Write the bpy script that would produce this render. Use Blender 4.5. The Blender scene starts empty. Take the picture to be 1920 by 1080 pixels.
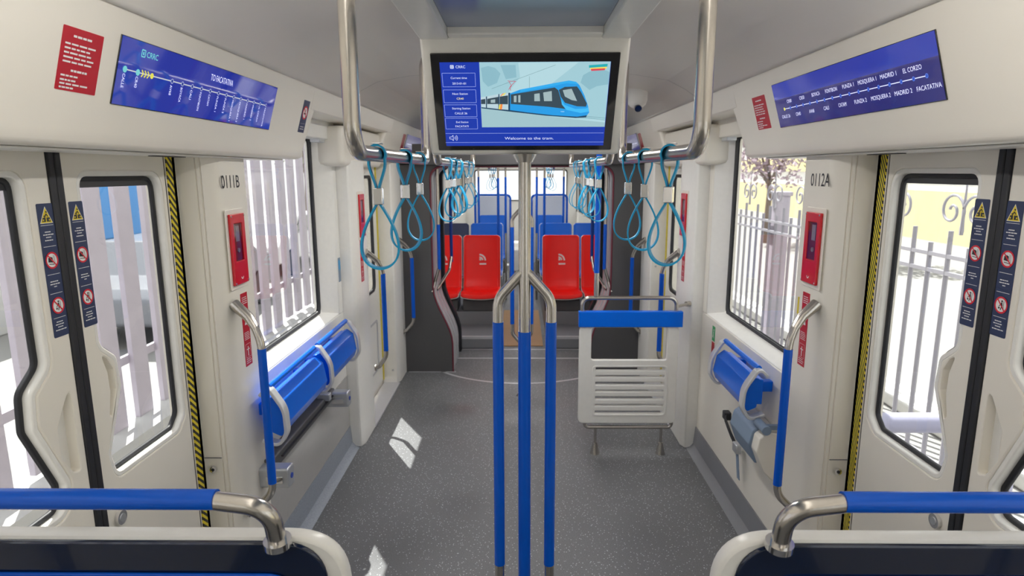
import bpy, math, random
from mathutils import Vector, Matrix
random.seed(7)
PI = math.pi
sc = bpy.context.scene
COL = sc.collection

# ------------------------------------------------------------------ camera, world, sun, exposure
cd = bpy.data.cameras.new('camera'); cam = bpy.data.objects.new('camera', cd); COL.objects.link(cam)
pit, yaw, rol = math.radians(10.6), math.radians(-.78), math.radians(-.18)
_F = Vector((math.sin(yaw)*math.cos(pit), math.cos(yaw)*math.cos(pit), -math.sin(pit)))
_R0 = Vector((math.cos(yaw), -math.sin(yaw), 0)); _U0 = _R0.cross(_F)
_R = math.cos(rol)*_R0 + math.sin(rol)*_U0; _U = -math.sin(rol)*_R0 + math.cos(rol)*_U0
cam.matrix_world = Matrix(((_R.x, _U.x, -_F.x, -.012), (_R.y, _U.y, -_F.y, 0), (_R.z, _U.z, -_F.z, 1.8), (0, 0, 0, 1)))
cd.sensor_width = 36; cd.lens = 36*1170/1920; cd.clip_start = .02; cd.clip_end = 300
cd.dof.use_dof = True; cd.dof.focus_distance = 1.8; cd.dof.aperture_fstop = 5.6
sc.camera = cam
sc.view_settings.view_transform = 'Standard'; sc.view_settings.look = 'None'
sc.view_settings.gamma = 1; sc.view_settings.use_curve_mapping = False
sc.view_settings.exposure = 0.22
try:
    sc.cycles.max_bounces = 14; sc.cycles.diffuse_bounces = 7; sc.cycles.glossy_bounces = 5
    sc.cycles.transparent_max_bounces = 16; sc.cycles.transmission_bounces = 6
    sc.cycles.caustics_reflective = False; sc.cycles.caustics_refractive = False
    sc.cycles.sample_clamp_indirect = 6
    sc.cycles.use_denoising = True
except Exception:
    pass
w = bpy.data.worlds.new('world'); sc.world = w; w.use_nodes = True
wn = w.node_tree.nodes; bg = wn['Background']; bg.inputs[0].default_value = (.96, .96, .95, 1); bg.inputs[1].default_value = 3.4
sd = bpy.data.lights.new('sun', 'SUN'); sd.energy = 24.0; sd.angle = math.radians(.5); sd.color = (1, .97, .9)
sun = bpy.data.objects.new('sun', sd); COL.objects.link(sun)
sun.rotation_euler = Vector((.277, -.487, -.83)).to_track_quat('-Z', 'Y').to_euler()
def fill_strip(y0, y1, x, z, power, s=0):          # unseen fill lights added near the ceiling to brighten the interior
    L = bpy.data.lights.new('added_fill_light', 'AREA'); L.shape = 'RECTANGLE'; L.size = .05 if s else .08; L.size_y = y1-y0
    L.energy = power; L.color = (1, .975, .94)
    o = bpy.data.objects.new('added_fill_light', L); COL.objects.link(o); o.location = (x, (y0+y1)/2, z)
    if s: o.rotation_euler = (0, -s*(PI/2+.5), 0)          # on the flank of the duct, shining outwards
FILL = 0.6

# ------------------------------------------------------------------ materials
MATS = {}
def mat(name, col, rough=.5, metal=0, coat=0, emit=None, es=1, spec=None, bump=None, noise=None):
    if name in MATS: return MATS[name]
    m = bpy.data.materials.new(name); m.use_nodes = True; nt = m.node_tree; b = nt.nodes['Principled BSDF']
    b.inputs['Base Color'].default_value = (*col, 1); b.inputs['Roughness'].default_value = rough
    b.inputs['Metallic'].default_value = metal
    if coat: b.inputs['Coat Weight'].default_value = coat; b.inputs['Coat Roughness'].default_value = .05
    if spec is not None: b.inputs['Specular IOR Level'].default_value = spec
    if emit: b.inputs['Emission Color'].default_value = (*emit, 1); b.inputs['Emission Strength'].default_value = es
    tc = nt.nodes.new('ShaderNodeTexCoord')
    nz = nt.nodes.new('ShaderNodeTexNoise'); nz.inputs['Scale'].default_value = (noise or (40, .04))[0]; nz.inputs['Detail'].default_value = 3
    nt.links.new(tc.outputs['Object'], nz.inputs['Vector'])
    mx = nt.nodes.new('ShaderNodeMix'); mx.data_type = 'RGBA'
    a = (noise or (40, .04))[1]
    mx.inputs['A'].default_value = (*[c*(1-a) for c in col], 1); mx.inputs['B'].default_value = (*[min(1, c*(1+a)) for c in col], 1)
    nt.links.new(nz.outputs['Fac'], mx.inputs['Factor']); nt.links.new(mx.outputs['Result'], b.inputs['Base Color'])
    if bump:
        n2 = nt.nodes.new('ShaderNodeTexNoise'); n2.inputs['Scale'].default_value = bump[0]
        bp = nt.nodes.new('ShaderNodeBump'); bp.inputs['Strength'].default_value = bump[1]; bp.inputs['Distance'].default_value = .001
        nt.links.new(tc.outputs['Object'], n2.inputs['Vector']); nt.links.new(n2.outputs['Fac'], bp.inputs['Height']); nt.links.new(bp.outputs['Normal'], b.inputs['Normal'])
    MATS[name] = m; return m
CREAM = mat('cream_laminate', (.80, .765, .69), .35, noise=(6, .02))
CEIL = mat('ceiling_laminate', (.83, .80, .745), .3, noise=(4, .02))
WHITE = mat('white_gelcoat', (.82, .81, .775), .3)
STEEL = mat('brushed_stainless', (.55, .52, .48), .23, 1, noise=(200, .08))
CHROME = mat('polished_chrome', (.75, .75, .76), .12, 1)
ALU = mat('silver_casting', (.55, .57, .60), .35, .7)
BLUE = mat('blue_grip', (.0, .095, .60), .26, coat=.12, spec=.25)
BLUEP = mat('blue_pad_plastic', (.0, .145, .80), .24, coat=.12, spec=.25)
STRAP = mat('sky_blue_webbing', (.0, .35, .66), .5, bump=(900, .3))
RED = mat('red_seat', (.95, .008, .004), .38, noise=(9, .05))
REDBOX = mat('red_box_plastic', (.62, .0, .012), .3, coat=.4)
REDST = mat('red_sticker', (.50, .006, .022), .35)
SEATBLUE = mat('blue_seat', (.0, .14, .72), .35)
NAVY = mat('navy_gloss', (.003, .010, .036), .10, coat=.5)
DNAVY = mat('navy_sticker', (.020, .035, .10), .4)
BLACK = mat('black_rubber', (.012, .013, .018), .5)
BLACKG = mat('black_glass_border', (.008, .008, .010), .08, coat=1)
DARK = mat('anthracite_panel', (.075, .074, .078), .5, noise=(3, .08))
MIDG = mat('mid_grey_panel', (.21, .215, .235), .45)
LIGHTG = mat('light_grey_panel', (.50, .50, .53), .28)
GREYB = mat('blue_grey_vinyl', (.20, .27, .37), .5)
PANELG = mat('blue_grey_glass', (.25, .29, .38), .22, noise=(2, .1))
YEL = mat('yellow_paint', (.75, .58, .01), .4)
WHITEP = mat('white_print', (.80, .80, .80), .5)
BLACKP = mat('black_print', (.02, .02, .025), .5)
REDP = mat('red_print', (.65, .01, .03), .5)
GREENP = mat('green_print', (.02, .35, .12), .5)
BROWN = mat('brown_board', (.42, .23, .09), .6, noise=(5, .1))
DISPB = mat('display_blue', (.02, .03, .20), .15, coat=.4, emit=(.012, .022, .24), es=1.0)
DISPB2 = mat('display_navy', (.02, .02, .10), .15, coat=.4, emit=(.012, .010, .10), es=1.0)
DISPT = mat('display_text', (.3, .32, .4), .3, emit=(.55, .56, .75), es=1.1)
def em(name, c, s=1.0, r=.25): return mat(name, (c[0]*.15, c[1]*.15, c[2]*.15), r, emit=c, es=s)

def floor_material():
    m = bpy.data.materials.new('speckled_floor_vinyl'); m.use_nodes = True; nt = m.node_tree; b = nt.nodes['Principled BSDF']
    tc = nt.nodes.new('ShaderNodeTexCoord')
    v = nt.nodes.new('ShaderNodeTexVoronoi'); v.inputs['Scale'].default_value = 70
    r = nt.nodes.new('ShaderNodeValToRGB'); r.color_ramp.elements[0].position = .13; r.color_ramp.elements[0].color = (.62, .64, .68, 1)
    r.color_ramp.elements[1].position = .20; r.color_ramp.elements[1].color = (.155, .158, .168, 1)
    n = nt.nodes.new('ShaderNodeTexNoise'); n.inputs['Scale'].default_value = 1.7; n.inputs['Detail'].default_value = 6
    n3 = nt.nodes.new('ShaderNodeTexNoise'); n3.inputs['Scale'].default_value = 260
    mx = nt.nodes.new('ShaderNodeMix'); mx.data_type = 'RGBA'; mx.blend_type = 'MULTIPLY'; mx.inputs['Factor'].default_value = 1
    r2 = nt.nodes.new('ShaderNodeValToRGB'); r2.color_ramp.elements[0].position = .3; r2.color_ramp.elements[0].color = (.8, .8, .8, 1); r2.color_ramp.elements[1].position = .7; r2.color_ramp.elements[1].color = (1.15, 1.15, 1.15, 1)
    mx2 = nt.nodes.new('ShaderNodeMix'); mx2.data_type = 'RGBA'; mx2.blend_type = 'MULTIPLY'; mx2.inputs['Factor'].default_value = 1
    r3 = nt.nodes.new('ShaderNodeValToRGB'); r3.color_ramp.elements[0].position = .35; r3.color_ramp.elements[0].color = (.72, .72, .72, 1); r3.color_ramp.elements[1].position = .65; r3.color_ramp.elements[1].color = (1.2, 1.2, 1.2, 1)
    L = nt.links.new
    for q in (v, n, n3): L(tc.outputs['Object'], q.inputs['Vector'])
    L(v.outputs['Distance'], r.inputs['Fac']); L(n.outputs['Fac'], r2.inputs['Fac']); L(n3.outputs['Fac'], r3.inputs['Fac'])
    L(r.outputs['Color'], mx.inputs['A']); L(r2.outputs['Color'], mx.inputs['B'])
    L(mx.outputs['Result'], mx2.inputs['A']); L(r3.outputs['Color'], mx2.inputs['B']); L(mx2.outputs['Result'], b.inputs['Base Color'])
    L(n.outputs['Fac'], b.inputs['Roughness']); b.inputs['Roughness'].default_value = .4
    return m
FLOOR = floor_material()
def glass_material(name, tint, wav):
    m = bpy.data.materials.new(name); m.use_nodes = True; nt = m.node_tree; nt.nodes.remove(nt.nodes['Principled BSDF'])
    out = nt.nodes['Material Output']; t = nt.nodes.new('ShaderNodeBsdfTransparent'); t.inputs[0].default_value = (*tint, 1)
    g = nt.nodes.new('ShaderNodeBsdfGlossy'); g.inputs['Roughness'].default_value = .02; lw = nt.nodes.new('ShaderNodeLayerWeight'); lw.inputs[0].default_value = .5
    pw = nt.nodes.new('ShaderNodeMath'); pw.operation = 'POWER'; pw.inputs[1].default_value = 4; f = nt.nodes.new('ShaderNodeMath'); f.operation = 'MULTIPLY_ADD'; f.inputs[1].default_value = .45; f.inputs[2].default_value = .025
    x = nt.nodes.new('ShaderNodeMixShader'); L = nt.links.new
    L(lw.outputs['Facing'], pw.inputs[0]); L(pw.outputs[0], f.inputs[0])
    L(f.outputs[0], x.inputs[0]); L(t.outputs[0], x.inputs[1]); L(g.outputs[0], x.inputs[2]); L(x.outputs[0], out.inputs[0])
    MATS[name] = m; return m
GLASS = glass_material('tinted_safety_glass', (.61, .62, .62), 0)
CLEAR = glass_material('clear_cover', (.9, .9, .9), 0)
def hazard_material(nm, ay, az):
    m = bpy.data.materials.new(nm); m.use_nodes = True; nt = m.node_tree; b = nt.nodes['Principled BSDF']; b.inputs['Roughness'].default_value = .4
    tc = nt.nodes.new('ShaderNodeTexCoord'); sp = nt.nodes.new('ShaderNodeSeparateXYZ'); ad = nt.nodes.new('ShaderNodeMath'); ad.operation = 'ADD'
    my = nt.nodes.new('ShaderNodeMath'); my.operation = 'MULTIPLY'; my.inputs[1].default_value = ay
    ml = nt.nodes.new('ShaderNodeMath'); ml.operation = 'MULTIPLY'; ml.inputs[1].default_value = az
    fr = nt.nodes.new('ShaderNodeMath'); fr.operation = 'FRACT'; gt = nt.nodes.new('ShaderNodeMath'); gt.operation = 'GREATER_THAN'; gt.inputs[1].default_value = .5
    mx = nt.nodes.new('ShaderNodeMix'); mx.data_type = 'RGBA'; mx.inputs['A'].default_value = (.78, .62, .02, 1); mx.inputs['B'].default_value = (.015, .015, .015, 1)
    L = nt.links.new; L(tc.outputs['Object'], sp.inputs[0]); L(sp.outputs['Y'], my.inputs[0]); L(my.outputs[0], ad.inputs[0]); L(sp.outputs['Z'], ml.inputs[0]); L(ml.outputs[0], ad.inputs[1]); L(ad.outputs[0], fr.inputs[0]); L(fr.outputs[0], gt.inputs[0]); L(gt.outputs[0], mx.inputs['Factor']); L(mx.outputs['Result'], b.inputs['Base Color'])
    return m
HAZ = {-1: hazard_material('yellow_black_hazard_tape', 36, 36), 1: hazard_material('fine_yellow_black_hazard_tape', -75, 46)}

# ------------------------------------------------------------------ mesh helpers
LOC = {}
class MB:
    def __init__(s): s.v = []; s.f = []
    def add(s, vs, fs):
        n = len(s.v); s.v += [tuple(p) for p in vs]; s.f += [tuple(i+n for i in f) for f in fs]; return s
    def box(s, x0, x1, y0, y1, z0, z1):
        x0, x1 = sorted((x0, x1)); y0, y1 = sorted((y0, y1)); z0, z1 = sorted((z0, z1))
        return s.add([(x0,y0,z0),(x1,y0,z0),(x1,y1,z0),(x0,y1,z0),(x0,y0,z1),(x1,y0,z1),(x1,y1,z1),(x0,y1,z1)],
                     [(0,3,2,1),(4,5,6,7),(0,1,5,4),(1,2,6,5),(2,3,7,6),(3,0,4,7)])
    def loft(s, rings, cap=True, close=False):
        n = len(rings[0]); vs = [p for r in rings for p in r]; fs = []
        m = len(rings)
        for i in range(m if close else m-1):
            a, b = i*n, ((i+1) % m)*n
            for j in range(n):
                k = (j+1) % n; fs.append((a+j, a+k, b+k, b+j))
        if cap and not close: fs.append(tuple(range(n-1, -1, -1))); fs.append(tuple((m-1)*n+j for j in range(n)))
        return s.add(vs, fs)
    def tube(s, pts, r, n=14, close=False, flat=None):
        pts = [Vector(p) for p in pts]; N = len(pts); rings = []; prev = None
        for i, p in enumerate(pts):
            if close: t = pts[(i+1) % N]-pts[i-1]
            else: t = (pts[min(i+1, N-1)]-pts[max(i-1, 0)])
            t.normalize()
            if prev is None:
                a = Vector((0, 0, 1)) if abs(t.z) < .9 else Vector((1, 0, 0)); u = t.cross(a).normalized()
            else:
                u = (prev-t*prev.dot(t)).normalized()
            prev = u; v = t.cross(u)
            rr = r(i/(N-1)) if callable(r) else r
            rings.append([p+u*math.cos(2*PI*k/n)*rr+v*math.sin(2*PI*k/n)*rr for k in range(n)])
        return s.loft(rings, True, close)
    def cyl(s, p, q, r, r2=None, n=20):
        return s.tube([p, q], (lambda t: r+(r2-r)*t) if r2 is not None else r, n)
    def ribbon(s, pts, wv, hw, th, close=False):       # flat band along pts, wv = width direction, hw half width, th thickness
        pts = [Vector(p) for p in pts]; wv = Vector(wv).normalized(); N = len(pts); rings = []
        for i, p in enumerate(pts):
            t = (pts[(i+1) % N]-pts[i-1]) if close else (pts[min(i+1, N-1)]-pts[max(i-1, 0)])
            nn = t.normalized().cross(wv).normalized()
            rings.append([p+wv*hw+nn*th/2, p-wv*hw+nn*th/2, p-wv*hw-nn*th/2, p+wv*hw-nn*th/2])
        return s.loft(rings, True, close)
    def prism(s, poly, fn, a, b):                      # poly 2D, fn(p, depth) -> xyz
        return s.loft([[fn(p, a) for p in poly], [fn(p, b) for p in poly]])
    def plate(s, polys, fr, n0, n1, bev=0):            # 2D outlines with holes, in frame fr, from depth n0 to n1
        c = bpy.data.curves.new('tmp', 'CURVE'); c.dimensions = '2D'; c.fill_mode = 'BOTH'
        t = abs(n1-n0); bev = min(bev, t*.49); c.extrude = max(t/2-bev, 0); c.bevel_depth = bev; c.bevel_resolution = 1; c.offset = -bev
        for P in polys:
            sp = c.splines.new('POLY'); sp.points.add(len(P)-1); sp.use_cyclic_u = True
            for a, q in zip(sp.points, P): a.co = (q[0], q[1], 0, 1)
        o = bpy.data.objects.new('tmp', c); me = bpy.data.meshes.new_from_object(o)
        mid = (n0+n1)/2
        s.add([fr(v.co.x, v.co.y, mid+v.co.z) for v in me.vertices], [tuple(p.vertices) for p in me.polygons])
        bpy.data.objects.remove(o); bpy.data.curves.remove(c); bpy.data.meshes.remove(me); return s
    def text(s, body, fr, x, y, h, wmax=None, wfix=None, align='C', d=.0008, rot=0, bold=0):
        c = bpy.data.curves.new('tmp', 'FONT'); c.body = body; c.size = 1; c.offset = bold; c.resolution_u = 3
        o = bpy.data.objects.new('tmp', c); me = bpy.data.meshes.new_from_object(o)
        if len(me.vertices):
            xs = [v.co.x for v in me.vertices]; x0, x1 = min(xs), max(xs); k = h/.70; kx = k
            if wfix: kx = wfix/(x1-x0)
            elif wmax and (x1-x0)*k > wmax: kx = wmax/(x1-x0)
            W = (x1-x0)*kx; ox = {'C': -W/2, 'L': 0, 'R': -W}[align]
            cr, sr = math.cos(rot), math.sin(rot); out = []
            for v in me.vertices:
                a = (v.co.x-x0)*kx+ox; b = v.co.y*k-h/2
                out.append(fr(x+a*cr-b*sr, y+a*sr+b*cr, d))
            s.add(out, [tuple(p.vertices) for p in me.polygons])
        bpy.data.objects.remove(o); bpy.data.curves.remove(c); bpy.data.meshes.remove(me); return s
    def words(s, fr, x, y, h, W, seed=0):              # a line of print too small to read
        rr = random.Random(seed*77+3); a = x-W/2
        while a < x+W/2-.15*W:
            l = min(W*rr.uniform(.12, .3), x+W/2-a); s.rect(fr, a, a+l, y-h/2, y+h/2, .0017); a += l+W*.035
        return s
    def rect(s, fr, a0, a1, b0, b1, d=.0008): return s.poly(fr, [(a0, b0), (a1, b0), (a1, b1), (a0, b1)], d)
    def poly(s, fr, P, d=.0008): return s.add([fr(p[0], p[1], d) for p in P], [tuple(range(len(P)))])
    def disc(s, fr, x, y, r, d=.0008, n=28, ry=None): return s.poly(fr, [(x+r*math.cos(2*PI*k/n), y+(ry or r)*math.sin(2*PI*k/n)) for k in range(n)], d)
    def annulus(s, fr, x, y, r0, r1, d=.0008, n=32, a0=0, a1=2*PI):
        full = abs(a1-a0-2*PI) < 1e-6; m = n if full else n+1
        an = [a0+(a1-a0)*k/n for k in range(m)]
        vs = [fr(x+r*math.cos(a), y+r*math.sin(a), d) for a in an for r in (r0, r1)]
        return s.add(vs, [(2*i, 2*i+1, (2*i+3) % (2*m), (2*i+2) % (2*m)) for i in range(n)])
    def line(s, fr, p, q, w, d=.0008):
        px, py = q[0]-p[0], q[1]-p[1]; L = math.hypot(px, py) or 1; nx, ny = -py/L*w/2, px/L*w/2
        return s.poly(fr, [(p[0]-nx, p[1]-ny), (q[0]-nx, q[1]-ny), (q[0]+nx, q[1]+ny), (p[0]+nx, p[1]+ny)], d)
    def outline(s, fr, a0, a1, b0, b1, w, d=.0008):
        for p, q in (((a0, b0), (a1, b0)), ((a1, b0), (a1, b1)), ((a1, b1), (a0, b1)), ((a0, b1), (a0, b0))): s.line(fr, p, q, w, d)
        return s
    def cut(s): s.cuts = getattr(s, 'cuts', [])+[(len(s.v), len(s.f))]; return s
    def pieces(s, name, m, parent):                    # one object per marked piece
        a = (0, 0)
        for c in getattr(s, 'cuts', [])+[(len(s.v), len(s.f))]:
            if c[1] > a[1]:
                q = MB(); q.v = s.v[a[0]:c[0]]; q.f = [tuple(i-a[0] for i in f) for f in s.f[a[1]:c[1]]]; q.build(name, m, parent, smooth=0)
            a = c
    def build(s, name, m, parent=None, smooth=35, bevel=0, seg=2, label=None):
        me = bpy.data.meshes.new(name); o = bpy.data.objects.new(name, me); COL.objects.link(o)
        if parent is not None:
            L = LOC[parent.name]; o.parent = parent
        elif s.v:
            xs, ys, zs = zip(*s.v); L = Vector(((min(xs)+max(xs))/2, (min(ys)+max(ys))/2, min(zs))); o.location = L
        LOC[o.name] = L
        # a part under a part: both meshes are stored relative to the same thing origin
        me.from_pydata([(a[0]-L[0], a[1]-L[1], a[2]-L[2]) for a in s.v], [], s.f); me.materials.append(m)
        import bmesh
        b = bmesh.new(); b.from_mesh(me); bmesh.ops.recalc_face_normals(b, faces=b.faces); b.to_mesh(me); b.free()
        if smooth:
            me.polygons.foreach_set('use_smooth', [True]*len(me.polygons)); me.set_sharp_from_angle(angle=math.radians(smooth))
        if bevel:
            md = o.modifiers.new('bevel', 'BEVEL'); md.width = bevel; md.segments = seg; md.limit_method = 'ANGLE'; md.angle_limit = math.radians(40)
        if label: o['label'] = label
        return o
def thing(name, label, cat, loc, group=None):
    o = bpy.data.objects.new(name, None); COL.objects.link(o); o.location = loc; o.empty_display_size = .05
    LOC[o.name] = Vector(loc); o['label'] = label; o['category'] = cat
    if group: o['group'] = group
    return o
def tag(o, label, cat, group=None):
    o['label'] = label; o['category'] = cat
    if group: o['group'] = group
    return o
def struct(o, label=None):
    o['kind'] = 'structure'
    if label: o['label'] = label
    return o
def dup(root, loc, label=None, group=None, rotz=0):
    r = root.copy(); COL.objects.link(r); r.location = loc; LOC[r.name] = Vector(loc); r.rotation_euler = (0, 0, rotz)
    if label: r['label'] = label
    if group: r['group'] = group
    for ch in list(root.children):
        c = ch.copy(); COL.objects.link(c); c.parent = r
        for g in ch.children:
            d = g.copy(); COL.objects.link(d); d.parent = c
    return r
def fillet(P, r, n=6):
    out = []; N = len(P); R = r if isinstance(r, (list, tuple)) else [r]*N
    for i in range(N):
        p = Vector(P[i]); a = Vector(P[i-1])-p; b = Vector(P[(i+1) % N])-p; la, lb = a.length, b.length; a.normalize(); b.normalize()
        ang = a.angle(b); rr = R[i]
        if rr < 1e-5 or ang > PI-.02: out.append(tuple(p)); continue
        d = min(rr/math.tan(ang/2), la*.48, lb*.48); q0 = p+a*d; q1 = p+b*d
        for k in range(n+1):
            t = k/n; out.append(tuple(q0*(1-t)**2+p*2*t*(1-t)+q1*t*t))
    return out
def path(P, r, n=8):                                   # open 3D path with rounded corners
    P = [Vector(p) for p in P]; out = [P[0]]; R = r if isinstance(r, (list, tuple)) else [r]*len(P)
    for i in range(1, len(P)-1):
        p = P[i]; a = P[i-1]-p; b = P[i+1]-p; la, lb = a.length, b.length; a.normalize(); b.normalize(); ang = a.angle(b)
        if ang > PI-.02: out.append(p); continue
        rr = min(R[i], .48*min(la, lb)*math.tan(ang/2)); d = rr/math.tan(ang/2); bis = (a+b).normalized(); c = p+bis*(rr/math.sin(ang/2))
        q0 = p+a*d-c; q1 = p+b*d-c; th = q0.angle(q1)
        for k in range(n+1):
            t = k/n; out.append(c+(q0*math.sin((1-t)*th)+q1*math.sin(t*th))/math.sin(th))
    out.append(P[-1]); return out
def rrect(a0, a1, b0, b1, r, n=6): return fillet([(a0, b0), (a1, b0), (a1, b1), (a0, b1)], r, n)
def inset(P, d):                                       # move each vertex of a rounded outline inwards (d > 0)
    N = len(P); ar = sum(P[i-1][0]*P[i][1]-P[i][0]*P[i-1][1] for i in range(N)); sg = 1 if ar > 0 else -1; out = []
    for i in range(N):
        a, p, b = Vector(P[i-1]), Vector(P[i]), Vector(P[(i+1) % N]); t1 = (p-a); t2 = (b-p)
        if t1.length < 1e-7: t1 = t2
        if t2.length < 1e-7: t2 = t1
        t1.normalize(); t2.normalize(); n1 = Vector((-t1.y, t1.x)); n2 = Vector((-t2.y, t2.x)); m = (n1+n2)
        m = m/max(m.dot(n1), .3) if m.length > 1e-6 else n1
        out.append((p.x+m.x*d*sg, p.y+m.y*d*sg))
    return out
def wallframe(s, x, y=0, z=0):                         # on a side wall: a runs to the reader's right, b up, d towards the aisle
    return lambda a, b, d=0: (s*(x-d), y-s*a, z+b)
def yz(s, x):                                          # plane coordinates (y, z) on a side wall, d towards the aisle
    return lambda a, b, d=0: (s*(x-d), a, b)
def headframe(s, y):                                   # on the tilted face of the door header; b measured up the slope
    return lambda a, b, d=0: (s*(1.038-.286*b-.958*d), y-s*a, 1.969+.958*b-.286*d)
def facing(x, y, z):                                   # upright plane facing the camera end of the car
    return lambda a, b, d=0: (x+a, y-d, z+b)

# ------------------------------------------------------------------ floor, walls, ceiling
struct(MB().box(-1.16, 1.16, -3.0, 6.75, -.05, 0).build('floor', FLOOR))
struct(MB().box(-1.16, 1.16, 6.75, 13.2, -.05, 0).build('floor', FLOOR))
b = MB()
for s in (-1, 1):                                      # coved dark skirting of the wheelchair bay
    P = [(1.165, .0), (1.08, .0005), (1.105, .012), (1.125, .035), (1.135, .15), (1.165, .15)]
    m = MB().prism(P, lambda p, d, s=s: (s*p[0], d, p[1]), 2.54, 3.87)
    struct(m.build('baseboard_left' if s < 0 else 'baseboard_right', MIDG if s > 0 else mat('speckled_cove', (.26, .29, .34), .4, noise=(120, .3))))
side = {-1: 'left', 1: 'right'}
WY0, WY1, WZ0, WZ1 = 2.50, 3.70, .955, 1.985
for s in (-1, 1):
    nm = 'wall_'+side[s]
    w1 = MB()
    w1.box(s*1.14, s*1.30, 2.45, 3.87, .148, .925)
    w1.box(s*1.14, s*1.30, 2.45, 3.87, 1.985, 2.35)
    w1.box(s*1.14, s*1.30, 3.79, 3.87, .925, 2.03)
    w1.box(s*1.165, s*1.30, 2.45, 3.87, 0, .148)
    struct(w1.build(nm, WHITE if s < 0 else CREAM, bevel=.006))
    if s < 0: struct(MB().box(-1.141, -1.136, 2.545, 3.868, .15, .50).build('trim_18', mat('glossy_grey_panel', (.40, .39, .38), .2), bevel=.002), 'glossy grey lower panel under the left leaning pads')
    # outer skin of the car body behind and ahead of the bays in view
    w2 = MB()
    w2.box(s*1.25, s*1.32, 2.19, 2.50, -.1, 2.4); w2.box(s*1.25, s*1.32, 1.10, 2.19, 1.93, 2.4)
    w2.box(s*1.25, s*1.32, 1.10, 2.19, -.1, .06); w2.box(s*1.20, s*1.32, .72, 1.12, -.1, 2.4)
    w2.box(s*1.16, s*1.32, -3.0, .72, -.1, .95); w2.box(s*1.16, s*1.32, -3.0, .72, 1.95, 2.4)
    w2.box(s*1.16, s*1.32, -1.20, -.95, .95, 1.95); w2.box(s*1.16, s*1.32, -3.0, -2.8, .95, 1.95)
    w2.box(s*1.20, s*1.32, 3.87, 4.22, -.1, 2.4); w2.box(s*1.20, s*1.32, 5.12, 5.46, -.1, 2.4); w2.box(s*1.20, s*1.32, 4.22, 5.12, 1.88, 2.4); w2.box(s*1.20, s*1.32, 5.46, 6.2, 1.86, 2.4)
    w2.box(s*1.20, s*1.32, 4.22, 5.12, -.1, .04)
    struct(w2.build(nm, CREAM))
    w3 = MB()
    w3.box(s*1.14, s*1.32, 6.2, 13.2, -.05, .98); w3.box(s*1.14, s*1.32, 6.2, 13.2, 1.82, 2.4)
    for a, c in ((6.2, 6.5), (7.9, 8.1), (9.5, 10.0), (11.4, 11.6), (13.0, 13.2)): w3.box(s*1.14, s*1.32, a, c, .98, 1.82)
    struct(w3.build(nm, WHITE))
    # sloping white sill and splayed far reveal of the bay window
    g = MB().prism([(1.142, .925), (1.236, .925), (1.236, .958), (1.15, .932)], lambda p, d, s=s: (s*p[0], d, p[1]), 2.50, 3.79)
    g.add([(s*1.142, 3.79, .925), (s*1.142, 3.79, 2.03), (s*1.232, 3.705, 2.03), (s*1.232, 3.705, .925), (s*1.232, 3.79, .925), (s*1.232, 3.79, 2.03)],
          [(0, 1, 2, 3), (3, 2, 5, 4), (0, 4, 5, 1), (0, 3, 4), (1, 5, 2)])
    t = struct(g.build('trim_1', WHITE, bevel=.004))
    win = struct(MB().plate([rrect(2.42, WY1, WZ0-.01, 2.01, .05), rrect(2.42, WY1-.022, WZ0+.014, 1.985, .04)], yz(s, 1.232), -.012, .006, .004).build('window_1', BLACK),
                 'black rubber framed bay window in the %s wall' % side[s])
    MB().plate([rrect(2.41, WY1-.01, WZ0, 2.0, .03)], yz(s, 1.232), -.008, -.004).build('pane', GLASS, win)
    MB().box(s*1.145, s*1.20, 3.60, 3.70, 1.965, 2.03).build('roller_blind_housing', ALU, win, bevel=.004)
    MB().box(s*1.146, s*1.155, 2.45, 2.5, 1.0, 2.0)
    # panes of the other windows of the car
    for i, (a, c, z0, z1, xx) in enumerate(((-.95, .72, .95, 1.95, 1.24), (-2.8, -1.2, .95, 1.95, 1.24), (6.5, 7.9, .98, 1.82, 1.22), (8.1, 9.5, .98, 1.82, 1.22), (10.0, 11.4, .98, 1.82, 1.22), (11.6, 13.0, .98, 1.82, 1.22))):
        fr_ = struct(MB().plate([rrect(a, c, z0, z1, .05), rrect(a+.03, c-.03, z0+.03, z1-.03, .04)], yz(s, xx), 0, .02).build('window_%d' % (i+2), BLACK))
        MB().plate([rrect(a+.02, c-.02, z0+.02, z1-.02, .03)], yz(s, xx), .006, .01).build('pane', GLASS, fr_)
struct(MB().box(-1.32, 1.32, -3.1, 13.25, 2.42, 2.5).build('ceiling', CEIL))
# ceiling vault: profile swept along the car
def sweep(P, y0, y1, s=None, th=.012):
    m = MB()
    for sg in ((s,) if s else (-1, 1)):
        for i in range(len(P)-1):
            pass
        r0 = [(sg*x, y0, z) for x, z in P]; r1 = [(sg*x, y1, z) for x, z in P]; n = len(P)
        m.add(r0+r1, [(i, i+1, n+i+1, n+i) for i in range(n-1)])
    return m
vault = [(0, 2.335), (.25, 2.335), (.62, 2.325), (.80, 2.295), (.90, 2.245), (.958, 2.205), (.970, 2.19)]
vault2 = [(0, 2.335), (.25, 2.335), (.62, 2.325), (.86, 2.30), (1.0, 2.25), (1.10, 2.17), (1.142, 2.05)]
def thicken(o, t):
    md = o.modifiers.new('thickness', 'SOLIDIFY'); md.thickness = t; md.offset = 0; return o
for y0, y1, P in ((-3.05, 6.5, vault),):
    o = struct(sweep(P, y0, y1).build('ceiling', CEIL, smooth=60)); thicken(o, .006)
struct(MB().box(-1.14, 1.14, 6.5, 13.2, 2.08, 2.12).build('ceiling', CEIL))
struct(MB().box(-1.32, 1.32, -3.1, -3.0, -.1, 2.45).build('wall_rear', WHITE))
# joint line across the vault
struct(sweep([(x, z-.0045) for x, z in vault[1:]], 3.598, 3.602).build('trim_2', MIDG))
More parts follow.
